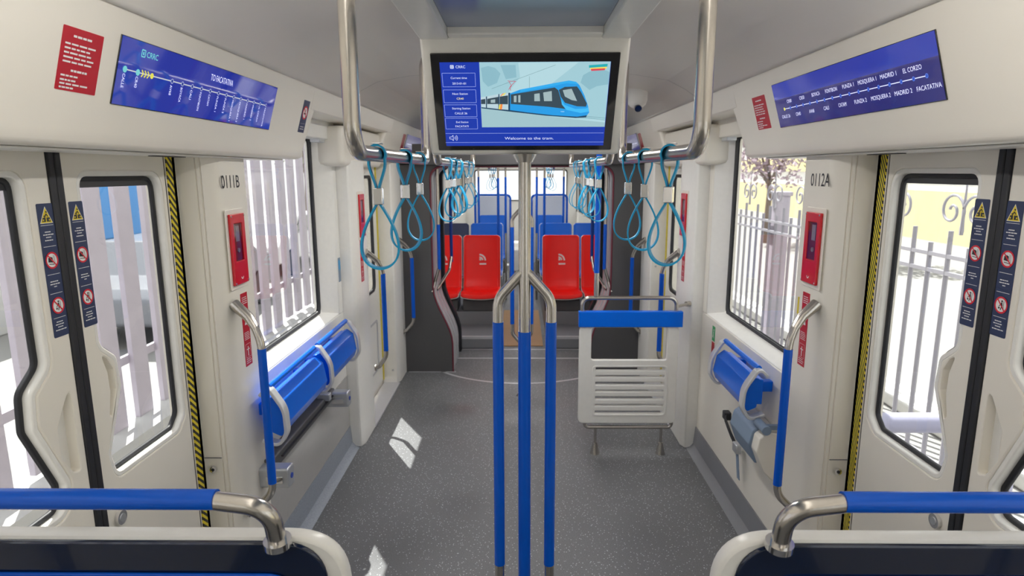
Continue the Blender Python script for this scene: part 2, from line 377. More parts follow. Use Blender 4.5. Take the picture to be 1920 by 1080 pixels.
# door headers
lip = [(1.25, 1.862), (1.085, 1.858), (1.066, 1.862), (1.058, 1.874), (1.0585, 1.90), (.972, 2.19), (.985, 2.20), (1.25, 2.20)]
for s in (-1, 1):
    m = MB(); rings = []
    # the end next to the window is chamfered and rounded
    rings.append([(s*x, -3.0, z) for x, z in lip]); rings.append([(s*x, 3.02, z) for x, z in lip])
    cx, cz = 1.16, 2.05
    for k, (dy, f) in enumerate(((3.06, .97), (3.08, .90), (3.09, .80))):
        rings.append([(s*(cx+(x-cx)*(f if z < 2.1 else 1)), dy+(.03*(z-1.86)/.33), z if z > 2.1 else cz+(z-cz)*f) for x, z in lip])
    m.loft(rings)
    struct(m.build('trim_3', CREAM, smooth=50), '%s door header panel above the near doors' % side[s])
    band = [(1.25, 2.085), (1.01, 2.085), (1.0, 2.092), (.972, 2.19), (.985, 2.20), (1.25, 2.20)]
    struct(MB().loft([[(s*x, d, z) for x, z in band] for d in (3.04, 4.9)]).build('trim_3', CREAM, smooth=30), '%s cantrail band above the bay window' % side[s])
    m = MB(); rings = []
    for dy, f in ((4.70, .86), (4.715, .95), (4.76, 1)): rings.append([(s*(1.16+(x-1.16)*f), dy+(.05*(z-1.86)/.33 if z < 2.25 else 0), z if z > 2.1 else 2.05+(z-2.05)*f) for x, z in lip])
    rings.append([(s*x, 6.5, z) for x, z in lip])
    m.loft(rings); struct(m.build('trim_3', CREAM, smooth=50), '%s header panel above the far doors' % side[s])
    cv = fillet([(1.25, 1.832), (1.055, 1.832), (1.055, 2.07), (1.25, 2.07)], [0, .035, .02, 0], 5)
    m = MB(); m.loft([[(s*(1.16+(x-1.16)*f), dy, 1.95+(z-1.95)*f) for x, z in cv] for dy, f in ((3.735, .72), (3.742, .88), (3.765, .97), (3.80, 1), (4.74, 1))])
    struct(m.build('trim_17', CREAM, smooth=50), '%s rounded cover over the far pillar' % side[s])
    # white strip and slot in the underside
    struct(MB().box(s*1.10, s*1.235, -2.9, 2.9, 1.852, 1.8575).build('trim_4', WHITE, bevel=.002), 'white strip under the %s door header' % side[s])
    struct(MB().plate([rrect(1.98, 2.16, -.018, .018, .017)], lambda a, b_, d=0, s=s: (s*(1.165+b_), a, 1.8515-d), 0, .002).build('trim_5', BLACKP))
# centre ceiling duct ending at the passenger screen
m = MB()
m.box(-.256, -.186, -3.0, 1.60, 2.115, 2.33); m.box(.186, .256, -3.0, 1.60, 2.115, 2.33); m.box(-.186, .186, 1.56, 1.60, 2.118, 2.33)
struct(m.build('trim_6', WHITE, bevel=.004), 'white ceiling duct running up to the screen')
struct(MB().box(-.186, .186, -3.0, 1.56, 2.135, 2.16).build('trim_7', PANELG, bevel=.002), 'blue grey panel let into the ceiling duct')
for s in (-1, 1):
    fill_strip(-2.6, 1.5, s*.274, 2.20, 34*FILL, s)  # fill light added on the hidden duct side to lift the ceiling
    tag(MB().box(s*.257, s*.270, -2.62, 1.52, 2.18, 2.25).build('fill_light_body', WHITE, bevel=.003), 'slim body of an added fill light along the %s flank of the ceiling duct' % side[s], 'light')
FILL_RUNS = (('above the wheelchair bay behind the screen', 0, 2.05, 3.75, 2.30, 22), ('above the far doors', 0, 3.95, 5.30, 2.30, 22), ('above the far seats', 0, 6.5, 12.6, 2.065, 45))  # added fill lights, kept out of sight behind the screen housing
for lab, x, y0, y1, z, pw in FILL_RUNS:
    fill_strip(y0, y1, x, z, pw*FILL)
    tag(MB().box(x-.05, x+.05, y0-.02, y1+.02, z+.002, z+(.03 if z > 2.2 else .012)).build('fill_light_body', WHITE, bevel=.003), 'slim white body of an added fill light '+lab, 'light')

# ------------------------------------------------------------------ near pillars (beside the near doors)
pil = [(1.26, 2.262), (1.205, 2.268), (1.186, 2.272), (1.184, 2.278), (1.181, 2.274), (1.172, 2.277), (1.169, 2.284), (1.166, 2.280), (1.150, 2.292), (1.132, 2.315), (1.120, 2.350), (1.120, 2.535), (1.126, 2.545), (1.26, 2.545)]
for s in (-1, 1):
    p = struct(MB().prism(pil, lambda q, d, s=s: (s*q[0], q[1], d), 0, 1.87).build('trim_8', CREAM, smooth=30), 'cream pillar between %s near door and bay window' % side[s])
    MB().box(s*1.18, s*1.252, 2.2595, 2.2625, .70, .703).build('access_panel_joint', MIDG, p)
    lk = MB().cyl((s*1.215, 2.264, .655), (s*1.215, 2.252, .655), .013).build('lock', CHROME, p)
    MB().cyl((s*1.215, 2.252, .655), (s*1.215, 2.250, .655), .006).build('keyway', BLACK, lk)
    num = '0111B' if s < 0 else '0112A'
    tag(MB().text(num, wallframe(s, 1.12, 2.405, 1.765), 0, 0, .048, wfix=.150, d=.0006, bold=.006).build('car_number', BLACKP, smooth=0),
        'black car number %s printed high on the %s cream pillar' % (num, side[s]), 'sign')
# far pillars (both ends of the far doors)
def far_pillar(s, y0, y1, x0, x1, nm, lab):
    P = [(x0, y0), (x1+.02, y0), (x1, y0+.05), (x1, y1), (x0, y1)]
    o = struct(MB().prism(P, lambda q, d: (s*q[0], q[1], d), 0, 1.87).build(nm, WHITE, bevel=.008), lab)
    return o
for s in (-1, 1):
    far_pillar(s, 3.87, 4.20, 1.20, 1.05, 'trim_9', '%s white pillar on the near side of the far door' % side[s])
    o = far_pillar(s, 5.14, 5.46, 1.20, 1.05, 'trim_10', '%s white pillar on the far side of the far door' % side[s])
    for z in (.12, 1.02): MB().cyl((s*1.11, 5.14, z), (s*1.11, 5.134, z), .008).build('screw', ALU, o)

# ------------------------------------------------------------------ near doors: four leaves
GH = [(.100, 1.785), (.485, 1.785), (.485, .930), (.440, .890), (.105, .893), (.088, .960), (.173, 1.150), (.165, 1.248), (.098, 1.302)]
def door_leaf(s, side_y):            # side_y = +1 leaf on the far side of the seam, -1 on the near side
    S = 1.670
    def map_(P): return [(S+side_y*p[0], p[1]) for p in P]
    k = .022 if side_y < 0 else 0
    G = [(a+(k if a < .2 else 0), b) for a, b in GH]
    hole = fillet(map_(G), [.03, .05, .04, .03, .03, .03, .04, .04, .04], 5)
    if side_y > 0: nm = 'door_1'
    else: nm = 'door_2'
    y0, y1 = .024, (.530 if side_y > 0 else .560)
    outer = map_([(y0, .05), (y1, .05), (y1, 1.92), (y0, 1.92)])
    slot_t = [(.040, 1.285), (.060, 1.270), (.090, 1.225), (.100, 1.120), (.082, 1.050)] if side_y > 0 else [(.050, 1.245), (.072, 1.10), (.080, 1.02), (.066, .99), (.056, 1.02)]
    slot = fillet(map_([(.092, 1.266), (.112, 1.252), (.136, 1.212), (.137, 1.150), (.106, 1.072), (.096, 1.078), (.112, 1.150), (.110, 1.210)]) if side_y > 0 else map_([(.050, 1.225), (.112, 1.125), (.112, 1.040), (.078, .985), (.052, .975)]), .012, 4)
    fr = yz(s, 1.25)
    big = inset(hole, -.020)
    d = struct(MB().plate([outer, big, slot], fr, -.042, 0, .005).build(nm, CREAM, smooth=40), 'cream %s door leaf on the %s side of the seam' % (side[s], 'far' if side_y > 0 else 'near'))
    MB().plate([inset(hole, -.0215), inset(hole, -.004)], fr, -.038, -.003, .004).build('reveal', WHITE, d, smooth=50)
    MB().plate([inset(hole, -.005), inset(hole, .010)], fr, -.038, -.024, .004).build('glazing_gasket', BLACK, d, smooth=50)
    MB().plate([inset(hole, .006)], fr, -.034, -.030).build('pane', GLASS, d, smooth=0)
    MB().plate([inset(slot, -.004)], fr, -.040, -.028).build('grip_recess', WHITE, d)
    MB().box(s*1.245, s*1.284, S+side_y*.001, S+side_y*.0245, .05, 1.92).build('seam_seal', BLACK, d, bevel=.004)
    # dark printed band along the top of the glass
    MB().plate([rrect(S+side_y*.125, S+side_y*.465, 1.757, 1.777, .004)] if True else [], fr, -.0295, -.029).build('printed_band', BLACKP, d)
    if side_y > 0:
        kn = MB().cyl((s*1.25, 1.745, .755), (s*1.238, 1.745, .755), .022, n=28).build('door_lock', CHROME, d)
        MB().cyl((s*1.238, 1.745, .755), (s*1.236, 1.745, .755), .012).build('keyhole_plate', ALU, kn)
    return d
for s in (-1, 1):
    for sy in (-1, 1): door_leaf(s, sy)
    tag(MB().box(s*1.246, s*1.262, 2.203, 2.238, .05, 1.87).build('hazard_strip', HAZ[s], smooth=0),
        'yellow and black striped hazard strip beside the near %s door' % side[s], 'tape')
    struct(MB().box(s*1.25, s*1.28, 2.238, 2.262, .05, 1.87).build('trim_11', BLACK))

# ------------------------------------------------------------------ stickers on the door leaves
def door_sticker(s, y, lab):
    fr = wallframe(s, 1.2499, y, 1.3665); W, H = .055, .355
    t = thing('warning_sticker', lab, 'sticker', (s*1.25, y, 1.3665), 'navy door warning stickers')
    MB().plate([rrect(-W/2, W/2, 0, H, .005)], fr, .0001, .0011).build('backing', DNAVY, t)
    Y, K, Wt, Rd = MB(), MB(), MB(), MB(); e = .0018
    Wt.poly(fr, [(-.0225, .3035), (.0225, .3035), (0, .3475)], .0015); Y.poly(fr, [(-.020, .3048), (.020, .3048), (0, .3445)], e)
    K.poly(fr, [(-.0150, .3075), (-.002, .3075), (-.002, .3185), (-.0125, .3185)], .0020); K.poly(fr, [(.001, .3075), (.0150, .3075), (.0125, .3185), (.001, .3185)], .0020)
    K.line(fr, (-.006, .3185), (.001, .328), .0035, .0021); K.line(fr, (.001, .328), (.006, .321), .003, .0021); K.disc(fr, .002, .333, .0026, .0021)
    K.line(fr, (-.002, .324), (-.009, .322), .002, .0021); K.cut()
    Y.rect(fr, -.0125, -.0085, .3100, .3140, .0023); Y.rect(fr, .0085, .0125, .3100, .3140, .0023)
    for z in (.2985, .243, .169, .118, .052): Wt.rect(fr, -.022, .022, z-.0006, z+.0006, .0015)
    for i, (z, wd) in enumerate(((.281, .022), (.274, .036), (.267, .018), (.259, .028), (.150, .032), (.143, .034), (.136, .010), (.041, .028), (.034, .036), (.027, .022), (.019, .040))):
        Wt.words(fr, 0, z, .0026, wd, i)
    for zc, kind in ((.206, 0), (.0845, 1)):
        Rd.annulus(fr, 0, zc, .0180, .0225, .0021); Wt.disc(fr, 0, zc, .019, .0014+.0001)
        if kind == 0:
            K.poly(fr, [(-.013, zc-.004), (.003, zc-.006), (.003, zc+.007), (-.004, zc+.010), (-.012, zc+.007)], .0018)
            K.rect(fr, .0055, .0065, zc-.013, zc+.013, .0018); K.rect(fr, .0095, .0105, zc-.012, zc+.012, .0018); K.line(fr, (-.011, zc-.009), (.006, zc-.011), .0018, .0018)
        else:
            K.disc(fr, .002, zc+.0105, .0028, .0018); K.line(fr, (.001, zc+.007), (.003, zc-.003), .005, .0018); K.line(fr, (.003, zc-.003), (-.001, zc-.013), .003, .0018)
            K.line(fr, (.001, zc+.004), (-.007, zc-.004), .002, .0018); K.rect(fr, .0075, .0090, zc-.013, zc+.012, .0018); K.disc(fr, -.006, zc-.008, .0028, .0018)
        Rd.line(fr, (-.0130, zc+.0140), (.0130, zc-.0140), .0034, .0024); Rd.cut(); K.cut()
    Wt.build('white_print', WHITEP, t, smooth=0); Y.build('yellow_triangle', YEL, t, smooth=0); K.pieces('pictogram', BLACKP, t); Rd.pieces('prohibition_ring', REDP, t)
for s in (-1, 1):
    for y, n in ((1.733, 'far'), (1.6165, 'near')):
        door_sticker(s, y, 'tall navy warning sticker on the %s door, on the %s side of the seam' % (side[s], n))

# ------------------------------------------------------------------ red emergency boxes and stickers on the pillars
def red_box(s, y, zc, x, lab):
    t = thing('emergency_box', lab, 'emergency box', (s*x, y, zc-.14), 'red emergency boxes'); fr = wallframe(s, x, y, zc)
    MB().plate([rrect(-.078, .078, -.155, .155, .008)], fr, 0, .004, .002).build('surround', CREAM, t)
    MB().plate([rrect(-.062, .062, -.137, .137, .004), rrect(-.036, .036, -.045, .100, .004)], fr, .004, .014, .003).build('housing', REDBOX, t)
    MB().plate([rrect(-.036, .036, -.045, .100, .004)], fr, .004, .0055).build('inner_tray', mat('dark_red_tray', (.22, .01, .02), .4), t)
    MB().plate([rrect(-.034, .034, -.043, .098, .004)], fr, .0105, .0115).build('window_cover', CLEAR, t)
    l = MB().cyl(fr(.004, -.005, .005), fr(.004, -.005, .010), .009).build('pull_handle', mat('silver_print', (.5, .48, .5), .3, .5), t)
    MB().box(*[c for pr in zip(fr(-.012, .03, .0055), fr(.018, .09, .008)) for c in pr]).build('instruction_card', mat('pink_grey_card', (.42, .33, .38), .5), t)
    MB().annulus(fr, 0, -.108, .006, .010, .0155, a0=PI, a1=2*PI).build('seal_mark', WHITEP, t, smooth=0)
    for a, c in ((-.054, -.129), (.054, -.129), (-.054, .129), (.054, .129)):
        MB().cyl(fr(a, c, .014), fr(a, c, .0165), .0035, n=10).build('screw', CHROME, t)
def red_sticker(s, y, zc, x, H, W, lab):
    t = thing('instruction_sticker', lab, 'sticker', (s*x, y, zc-H/2), 'red instruction stickers on the pillars'); fr = wallframe(s, x, y, zc)
    MB().plate([rrect(-W/2, W/2, -H/2, H/2, .002)], fr, 0, .001).build('backing', REDST, t)
    m = MB(); 
    for i in range(4): m.words(fr, 0, H/2-.018-i*.008, .0028, W*.72, i)
    m.poly(fr, [(-W*.2, .02), (W*.25, .02), (W*.05, .055)], .0016)
    for i in range(5): m.words(fr, 0, -.012-i*.007, .0025, W*.75, i+9)
    m.outline(fr, -W*.36, W*.36, -.115, -.060, .0012, .0016); m.line(fr, (0, -.110), (0, -.070), .006, .0016); m.line(fr, (-W*.22, -.082), (W*.22, -.082), .004, .0016)
    for i in range(3): m.words(fr, 0, -H/2+.012+i*.008, .0028, W*.75, i+20)
    m.build('white_print', WHITEP, t, smooth=0)
for s in (-1, 1):
    red_box(s, 2.408, 1.505, 1.12, 'red emergency box on the %s pillar below the car number %s' % (side[s], '0111B' if s < 0 else '0112A'))
    red_sticker(s, 2.435, 1.175, 1.12, .30, .060, 'red instruction sticker behind the grab handle on the %s near pillar' % side[s])
    red_box(s, 4.06, 1.52, 1.05, 'smaller looking red emergency box on the %s pillar beside the far door' % side[s])
    red_sticker(s, 4.04, 1.235, 1.05, .29, .07, 'red instruction sticker under the emergency box beside the far %s door' % side[s])
# small notices near the bay windows
o = MB().plate([rrect(-.025, .025, -.075, .075, .002)], wallframe(-1, 1.14, 3.83, 1.20), 0, .001).build('notice_sticker', GREYB); tag(o, 'small blue and grey notice between left bay window and far pillar', 'sticker')
MB().rect(wallframe(-1, 1.14, 3.83, 1.20), -.020, .020, 0, .06, .0015).build('blue_print', mat('notice_blue', (.05, .3, .6), .5), o, smooth=0)
o = MB().plate([rrect(-.025, .025, -.045, .045, .002)], wallframe(1, 1.14, 3.62, .845), 0, .001).build('exit_sticker', GREENP); tag(o, 'small green and white pictogram sticker under the right bay window', 'sticker')
m = MB(); fr = wallframe(1, 1.14, 3.62, .845); m.disc(fr, .004, .022, .006, .0014); m.line(fr, (.002, .014), (-.004, -.008), .008, .0014); m.line(fr, (-.004, -.008), (.010, -.026), .005, .0014); m.line(fr, (-.004, -.008), (-.014, -.026), .005, .0014)
m.build('running_figure', WHITEP, o, smooth=0)
tag(MB().plate([rrect(-.025, .025, -.065, .065, .002)], wallframe(1, 1.14, 3.62, .728), 0, .001).build('red_sticker', REDST), 'plain red sticker below the green pictogram sticker', 'sticker')
tag(MB().plate([rrect(-.006, .006, -.035, .035, .001)], wallframe(1, 1.12, 2.50, 1.26), 0, .001).build('yellow_sticker', YEL), 'narrow yellow sticker at the edge of the right near pillar', 'sticker')

# ------------------------------------------------------------------ header signs and route displays
def route_display(s):
    t = thing('route_display', ('long blue route display with a yellow arrow, heading TO FACATATIVA, above the left door' if s < 0 else 'long blue route display with two rows of station names above the right door'), 'display', (s*1.038, 2.10, 1.969), 'route displays on the door headers')
    fr = headframe(s, 2.1025); W, H = .9975, .172
    MB().plate([rrect(-W/2, W/2, 0, H, .002)], fr, -.004, .003, .001).build('bezel', BLACKG, t)
    if s > 0:
        MB().rect(fr, -W/2+.002, W/2-.002, H*.64, H-.002, .0034).build('upper_screen', DISPB, t, smooth=0)
        MB().rect(fr, -W/2+.002, W/2-.002, .002, H*.64, .0034).build('lower_screen', DISPB2, t, smooth=0)
        ln, dr, db, tx, yd = MB(), MB(), MB(), MB(), MB()
        xs = [-.42+i*.0539 for i in range(17)]
        # reader's left is the far end of the car
        y = H*.40
        ln.rect(fr, xs[0], xs[-1], y-.0012, y+.0012, .0040)
        for i, x in enumerate(xs):
            (yd if i == 0 else dr).annulus(fr, x, y, .0045, .0062, .0046, n=20)
            (yd if i == 0 else db).disc(fr, x, y, .0047, .0043, n=20); dr.cut(); db.cut()
        up = [('CR80', 1), ('CR50', 3), ('BOYACA', 5), ('FONTIBON', 7), ('FUNZA 1', 9), ('MOSQUERA 1', 11), ('MADRID 1', 13), ('EL CORZO', 15)]
        dn = [('CALLE 26', 0), ('CR40', 2), ('AV68', 4), ('CALI', 6), ('CATAM', 8), ('FUNZA 2', 10), ('MOSQUERA 2', 12), ('MADRID 2', 14), ('FACATATIVA', 16)]
        dx = xs[1]-xs[0]
        for n, i in up: tx.text(n, fr, xs[0]+dx*i, y+.026, .0125, wmax=.0098*len(n), d=.0042).cut()
        for n, i in dn: tx.text(n, fr, xs[0]+dx*i, y-.028, .0125, wmax=.0098*len(n), d=.0042).cut()
        ln.build('route_line', DISPT, t, smooth=0); dr.pieces('station_ring', em('ring_blue', (.12, .22, .75), .8), t); db.pieces('station_dot', em('dot_blue', (.02, .08, .5), .8), t)
        tx.pieces('station_name', DISPT, t); yd.build('current_station', em('dot_yellow', (.8, .75, .1), .9), t, smooth=0)
    else:
        MB().rect(fr, -W/2+.002, W/2-.002, .002, H-.002, .0034).build('screen', mat('display_blue_glass', (.015, .02, .12), .04, coat=1, emit=(.010, .022, .26), es=1.0), t, smooth=0)
        ln, dr, db, tx, yd, cy = MB(), MB(), MB(), MB(), MB(), MB()
        y = H*.535; xs = [-.469, -.415]+[-.252+i*.0558 for i in range(13)]
        ln.rect(fr, xs[0], xs[-1], y-.0016, y+.0016, .0040)
        for i, x in enumerate(xs):
            if i < 2: cy.disc(fr, x, y, .0085, .0046, n=20).cut()
            else: dr.annulus(fr, x, y, .0050, .0072, .0046, n=20); db.disc(fr, x, y, .0052, .0043, n=20); dr.cut(); db.cut()
        yd.disc(fr, -.352, y, .0078, .0046)
        for k in range(3):
            a = -.399+k*.013
            yd.line(fr, (a, y+.009), (a+.008, y), .004, .0046); yd.line(fr, (a+.008, y), (a, y-.009), .004, .0046)
        names = ['CALLE', 'CR40', 'AV68', 'BOYACA', 'CALI', 'FONTIBON', 'CATAM', 'FUNZA 1', 'FUNZA 2', 'MOSQUERA 1', 'MOSQUERA 2', 'MADRID 1', 'MADRID 2', 'EL CORZO', 'FACATATIVA']
        for n, x in zip(names, xs): tx.text(n, fr, x, y-.011-.0036*len(n), .0105, wmax=.0072*len(n), d=.0042, rot=-PI/2).cut()
        tx.text('TO FACATATIVA', fr, .037, H*.79, .020, wfix=.154, d=.0042)
        cy.text('CRRC', fr, -.364, H*.83, .015, wfix=.052, d=.0046, bold=.01); cy.cut(); cy.outline(fr, -.412, -.397, H*.83-.0085, H*.83+.0085, .003, .0046); cy.rect(fr, -.407, -.402, H*.83-.004, H*.83+.004, .0046)
        for mm, nn, mt in ((ln, 'route_line', em('line_white', (.55, .58, .6), .8)), (dr, 'station_ring', em('ring_grey', (.5, .55, .8), .6)), (db, 'station_dot', em('dot_dark', (.01, .03, .25), .8)), (tx, 'station_name', DISPT), (yd, 'yellow_arrow', em('arrow_yellow', (.75, .7, .08), .8)), (cy, 'cyan_print', em('cyan', (.18, .6, .62), .8))):
            mm.pieces(nn, mt, t)
for s in (-1, 1): route_display(s)
def header_notice(s, y, b0, b1, W, mt, lab, pict=False, big=False):
    fr = headframe(s, y); t = thing('notice_sticker', lab, 'sticker', (s*1.038, y, 1.969))
    MB().plate([rrect(-W/2, W/2, b0, b1, .003)], fr, 0, .001).build('backing', mt, t); m = MB(); H = b1-b0
    if pict:
        rd = MB(); c = b0+H*.62; m.disc(fr, 0, c, .026, .0014); rd.annulus(fr, 0, c, .024, .031, .0018); rd.line(fr, (-.018, c+.02), (.018, c-.02), .006, .0022); rd.build('prohibition_ring', REDP, t, smooth=0)
        k = MB(); k.line(fr, (-.014, c-.004), (.014, c-.004), .006, .0017); k.line(fr, (0, c+.002), (.006, c+.016), .004, .0017); k.build('pictogram', BLACKP, t, smooth=0)
        m.cut(); m.rect(fr, -W*.4, W*.4, b0+H*.28, b0+H*.285, .0014); m.cut()
        for i in range(2): m.words(fr, 0, b0+H*(.18-.07*i), .003, W*.6, i)
    else:
        lines = ((.87, .5), (.74, .75), (.67, .62), (.60, .66), (.53, .85), (.46, .7), (.33, .4), (.24, .5), (.17, .45), (.11, .8), (.05, .35))
        for i, (q, f) in enumerate(lines):
            if i in (0, 6): m.words(fr, 0, b0+H*q, H*.035, W*f, i)
            else: m.words(fr, -W*.42+W*f/2, b0+H*q, H*.028, W*f, i)
    m.pieces('white_print', WHITEP, t)
header_notice(-1, 1.478, .013, .152, .132, REDST, 'large red rules sticker on the left header beside the route display')
header_notice(1, 2.765, .006, .146, .140, REDST, 'red rules sticker on the right header between route display and bay window')
header_notice(-1, 2.972, .012, .160, .078, DNAVY, 'small dark prohibition sticker at the end of the left header', pict=True)
for s in (-1, 1):                # second vestibule
    fr = lambda a, b_, d=0, s=s: headframe(s, 5.98)(a, b_+.014, d)
    t = thing('route_display', 'small looking dark route display above the far door, %s side' % side[s], 'display', (s*1.03, 5.98, 1.98))
    MB().plate([rrect(-.41, .41, 0, .145, .002)], fr, -.004, .003, .001).build('bezel', BLACKG, t)
    MB().rect(fr, -.408, .408, .002, .143, .0034).build('screen', mat('far_display_screen', (.03, .03, .10), .25, coat=.1, emit=(.03, .03, .11), es=1), t, smooth=0)
    tx = MB(); tx.rect(fr, -.34, .34, .06, .063, .0042); tx.build('route_line', DISPT, t, smooth=0)
    fr2 = headframe(s, 5.46)
    t = tag(MB().plate([rrect(-.06, .06, .01, .15, .002)], fr2, 0, .0012).build('notice_sticker', REDST), 'red sticker beside the far route display, %s side' % side[s], 'sticker')

# ------------------------------------------------------------------ passenger screen
def passenger_screen():
    t = thing('passenger_screen', 'ceiling hung passenger information screen in a white housing showing a blue tram', 'screen', (0, 1.75, 1.845))
    T = Vector((0, 1.598, 2.113)); Bt = Vector((0, 1.752, 1.846)); up = (T-Bt); HH = up.length; up.normalize(); nr = Vector((0, -up.z, up.y)).normalized()
    nr = Vector((1, 0, 0)).cross(up)
    if nr.y > 0: nr = -nr
    fr = lambda a, b_, d=0: tuple(Bt+Vector((a, 0, 0))+up*b_+nr*d)
    hw = .2565
    body = MB()
    P = [(1.598, 2.113), (1.752, 1.846), (1.80, 1.846), (1.86, 1.88), (1.90, 2.05), (1.90, 2.33), (1.598, 2.33)]
    body.prism(P, lambda q, d: (d, q[0], q[1]), -hw, hw); body.build('housing', WHITE, t, bevel=.006)
    gw, g0, g1 = .2345, .014, HH-.030
    MB().plate([rrect(-gw, gw, g0, g1, .004)], fr, .0, .004, .0015).build('glass_front', BLACKG, t)
    w2, s0, s1 = .2125, .028, HH-.052
    AH = s1-s0
    def SC(px, py):                   # drawing board of the picture on the screen, 967 x 473
        tt = (793-py)/473; l = 597-42*tt; r = 1474+48*tt
        return (-w2+2*w2*(px-l)/(r-l), s0+AH*tt)
    S = lambda L: [SC(*p) for p in L]
    d0 = .0046
    def part(nm, c, polys, d, st=1.0, fn=None):
        mt = em('screen_'+nm, c, st)
        for p in polys: MB().poly(fr, p, d).build(nm, mt, t, smooth=0)
        if fn:
            m = MB(); fn(m); m.build(nm, mt, t, smooth=0)
    part('backdrop', (.010, .035, .34), [[(-w2, s0), (w2, s0), (w2, s1), (-w2, s1)]], d0)
    # picture
    part('picture_sky', (.30, .50, .56), [S([(780, 320), (1520, 320), (1483, 680), (796, 680)])], d0+.0003)
    part('picture_haze', (.38, .57, .62), [S([(795, 600), (1487, 640), (1483, 680), (796, 680)]), S([(1000, 323), (1340, 323), (1180, 440), (930, 500), (1010, 400)])], d0+.0004)
    part('picture_tree', (.22, .41, .48), [S([(1350, 430), (1365, 390), (1400, 372), (1440, 366), (1480, 362), (1515, 375), (1505, 440), (1440, 450), (1400, 470)]), S([(790, 350), (830, 340), (870, 350), (900, 380), (880, 430), (830, 450), (800, 420)]), S([(900, 335), (985, 335), (990, 400), (930, 410)])], d0+.0005)
    part('picture_ground', (.30, .46, .50), [S([(790, 565), (1200, 622), (1486, 655), (1483, 680), (796, 680)])], d0+.0006)
    part('tram_body', (.02, .28, .66), [S([(950, 488), (1010, 466), (1200, 432), (1285, 418), (1325, 425), (1345, 445), (1372, 500), (1392, 560), (1398, 595), (1385, 612), (1330, 620), (1200, 612), (1050, 594), (950, 580)])], d0+.0010)
    part('tram_rear_cars', (.42, .55, .60), [S([(788, 508), (820, 503), (890, 490), (950, 484), (950, 580), (888, 574), (820, 568), (792, 562)])], d0+.0009)
    part('tram_windows', (.035, .06, .08), [S([(958, 492), (1205, 455), (1225, 470), (1245, 540), (1270, 575), (1170, 562), (958, 545)]), S([(825, 516), (888, 505), (888, 545), (825, 545)]), S([(895, 504), (942, 497), (942, 547), (895, 546)]), S([(790, 520), (815, 516), (815, 545), (791, 545)]), S([(1228, 468), (1262, 452), (1330, 450), (1352, 480), (1385, 545), (1380, 562), (1330, 560), (1262, 540), (1238, 505)])], d0+.0013)
    part('tram_window_light', (.30, .40, .42), [S([(975, 500), (990, 498), (990, 535), (975, 535)]), S([(1000, 497), (1012, 495), (1012, 537), (1000, 536)]), S([(1140, 482), (1188, 474), (1190, 530), (1145, 530)]), S([(1090, 490), (1120, 486), (1122, 530), (1090, 530)]), S([(845, 522), (870, 518), (870, 538), (845, 538)]), S([(1250, 470), (1300, 462), (1330, 530), (1300, 525), (1262, 505)])], d0+.0015)
    part('tram_skirt', (.015, .05, .10), [S([(792, 562), (888, 573), (950, 579), (1050, 593), (1200, 611), (1330, 619), (1385, 611), (1380, 624), (1320, 626), (1150, 612), (950, 588), (792, 568)]), S([(818, 503), (824, 502), (824, 568), (818, 567)]), S([(888, 490), (894, 489), (894, 574), (888, 573)]), S([(944, 483), (954, 482), (954, 581), (944, 580)])], d0+.0016)
    part('tram_lower_front', (.05, .42, .78), [S([(1240, 520), (1260, 552), (1320, 575), (1380, 572), (1392, 565), (1397, 590), (1350, 598), (1270, 580), (1245, 550)])], d0+.0014)
    part('tram_wind_rail', (.03, .35, .72), [S([(1012, 466), (1200, 432), (1285, 418), (1325, 425), (1340, 438), (1270, 432), (1200, 446), (1012, 478)])], d0+.0015)
    part('tram_accent', (.75, .22, .05), [S([(912, 486), (920, 484), (905, 500), (898, 501)]), S([(900, 546), (912, 546), (908, 576), (896, 575)])], d0+.0018)
    part('tram_accent_yellow', (.7, .65, .1), [S([(922, 484), (932, 482), (918, 498), (908, 499)]), S([(893, 548), (900, 547), (896, 575), (890, 574)])], d0+.0018)
    def panto(m):
        for p, q in (((940, 418), (988, 421)), ((948, 421), (962, 445)), ((983, 421), (952, 452)), ((962, 445), (945, 465)), ((952, 452), (958, 470))): m.line(fr, SC(*p), SC(*q), .0012, d0+.0019)
    part('pantograph', (.50, .05, .10), [], d0, fn=panto)
    def wires(m):
        for p, q in (((850, 460), (1210, 335)), ((1370, 622), (1485, 640)), ((1380, 616), (1486, 628)), ((1063, 395), (1063, 455))): m.line(fr, SC(*p), SC(*q), .0006, d0+.0019)
    part('overhead_wire', (.05, .14, .17), [], d0, fn=wires)
    part('tram_lettering', (.5, .75, .85), [], d0, fn=lambda m: m.text('tram', fr, *SC(1248, 588), .0035, d=d0+.002))
    part('badge_teal', (.02, .35, .38), [S([(1397, 338), (1503, 331), (1500, 346), (1398, 352)])], d0+.0012)
    part('badge_yellow', (.75, .60, .10), [S([(1403, 352), (1498, 346), (1495, 357), (1405, 361)])], d0+.0013)
    part('badge_red', (.60, .05, .08), [S([(1408, 357), (1489, 354), (1486, 364), (1410, 368)])], d0+.0014)
    # side bar
    def boxes(m):
        for (a0, a1, b0, b1) in ((570, 760, 376, 449), (577, 764, 466, 537), (583, 768, 549, 617), (589, 772, 626, 689)):
            x0, y1 = SC(a0, b0); x1, y0 = SC(a1, b1); m.outline(fr, x0, x1, y0, y1, .0009, d0+.001)
        for yy in (716, 771): m.line(fr, SC(592, yy), SC(1476, yy), .0009, d0+.001)
    part('menu_frames', (.30, .38, .75), [], d0, fn=boxes)
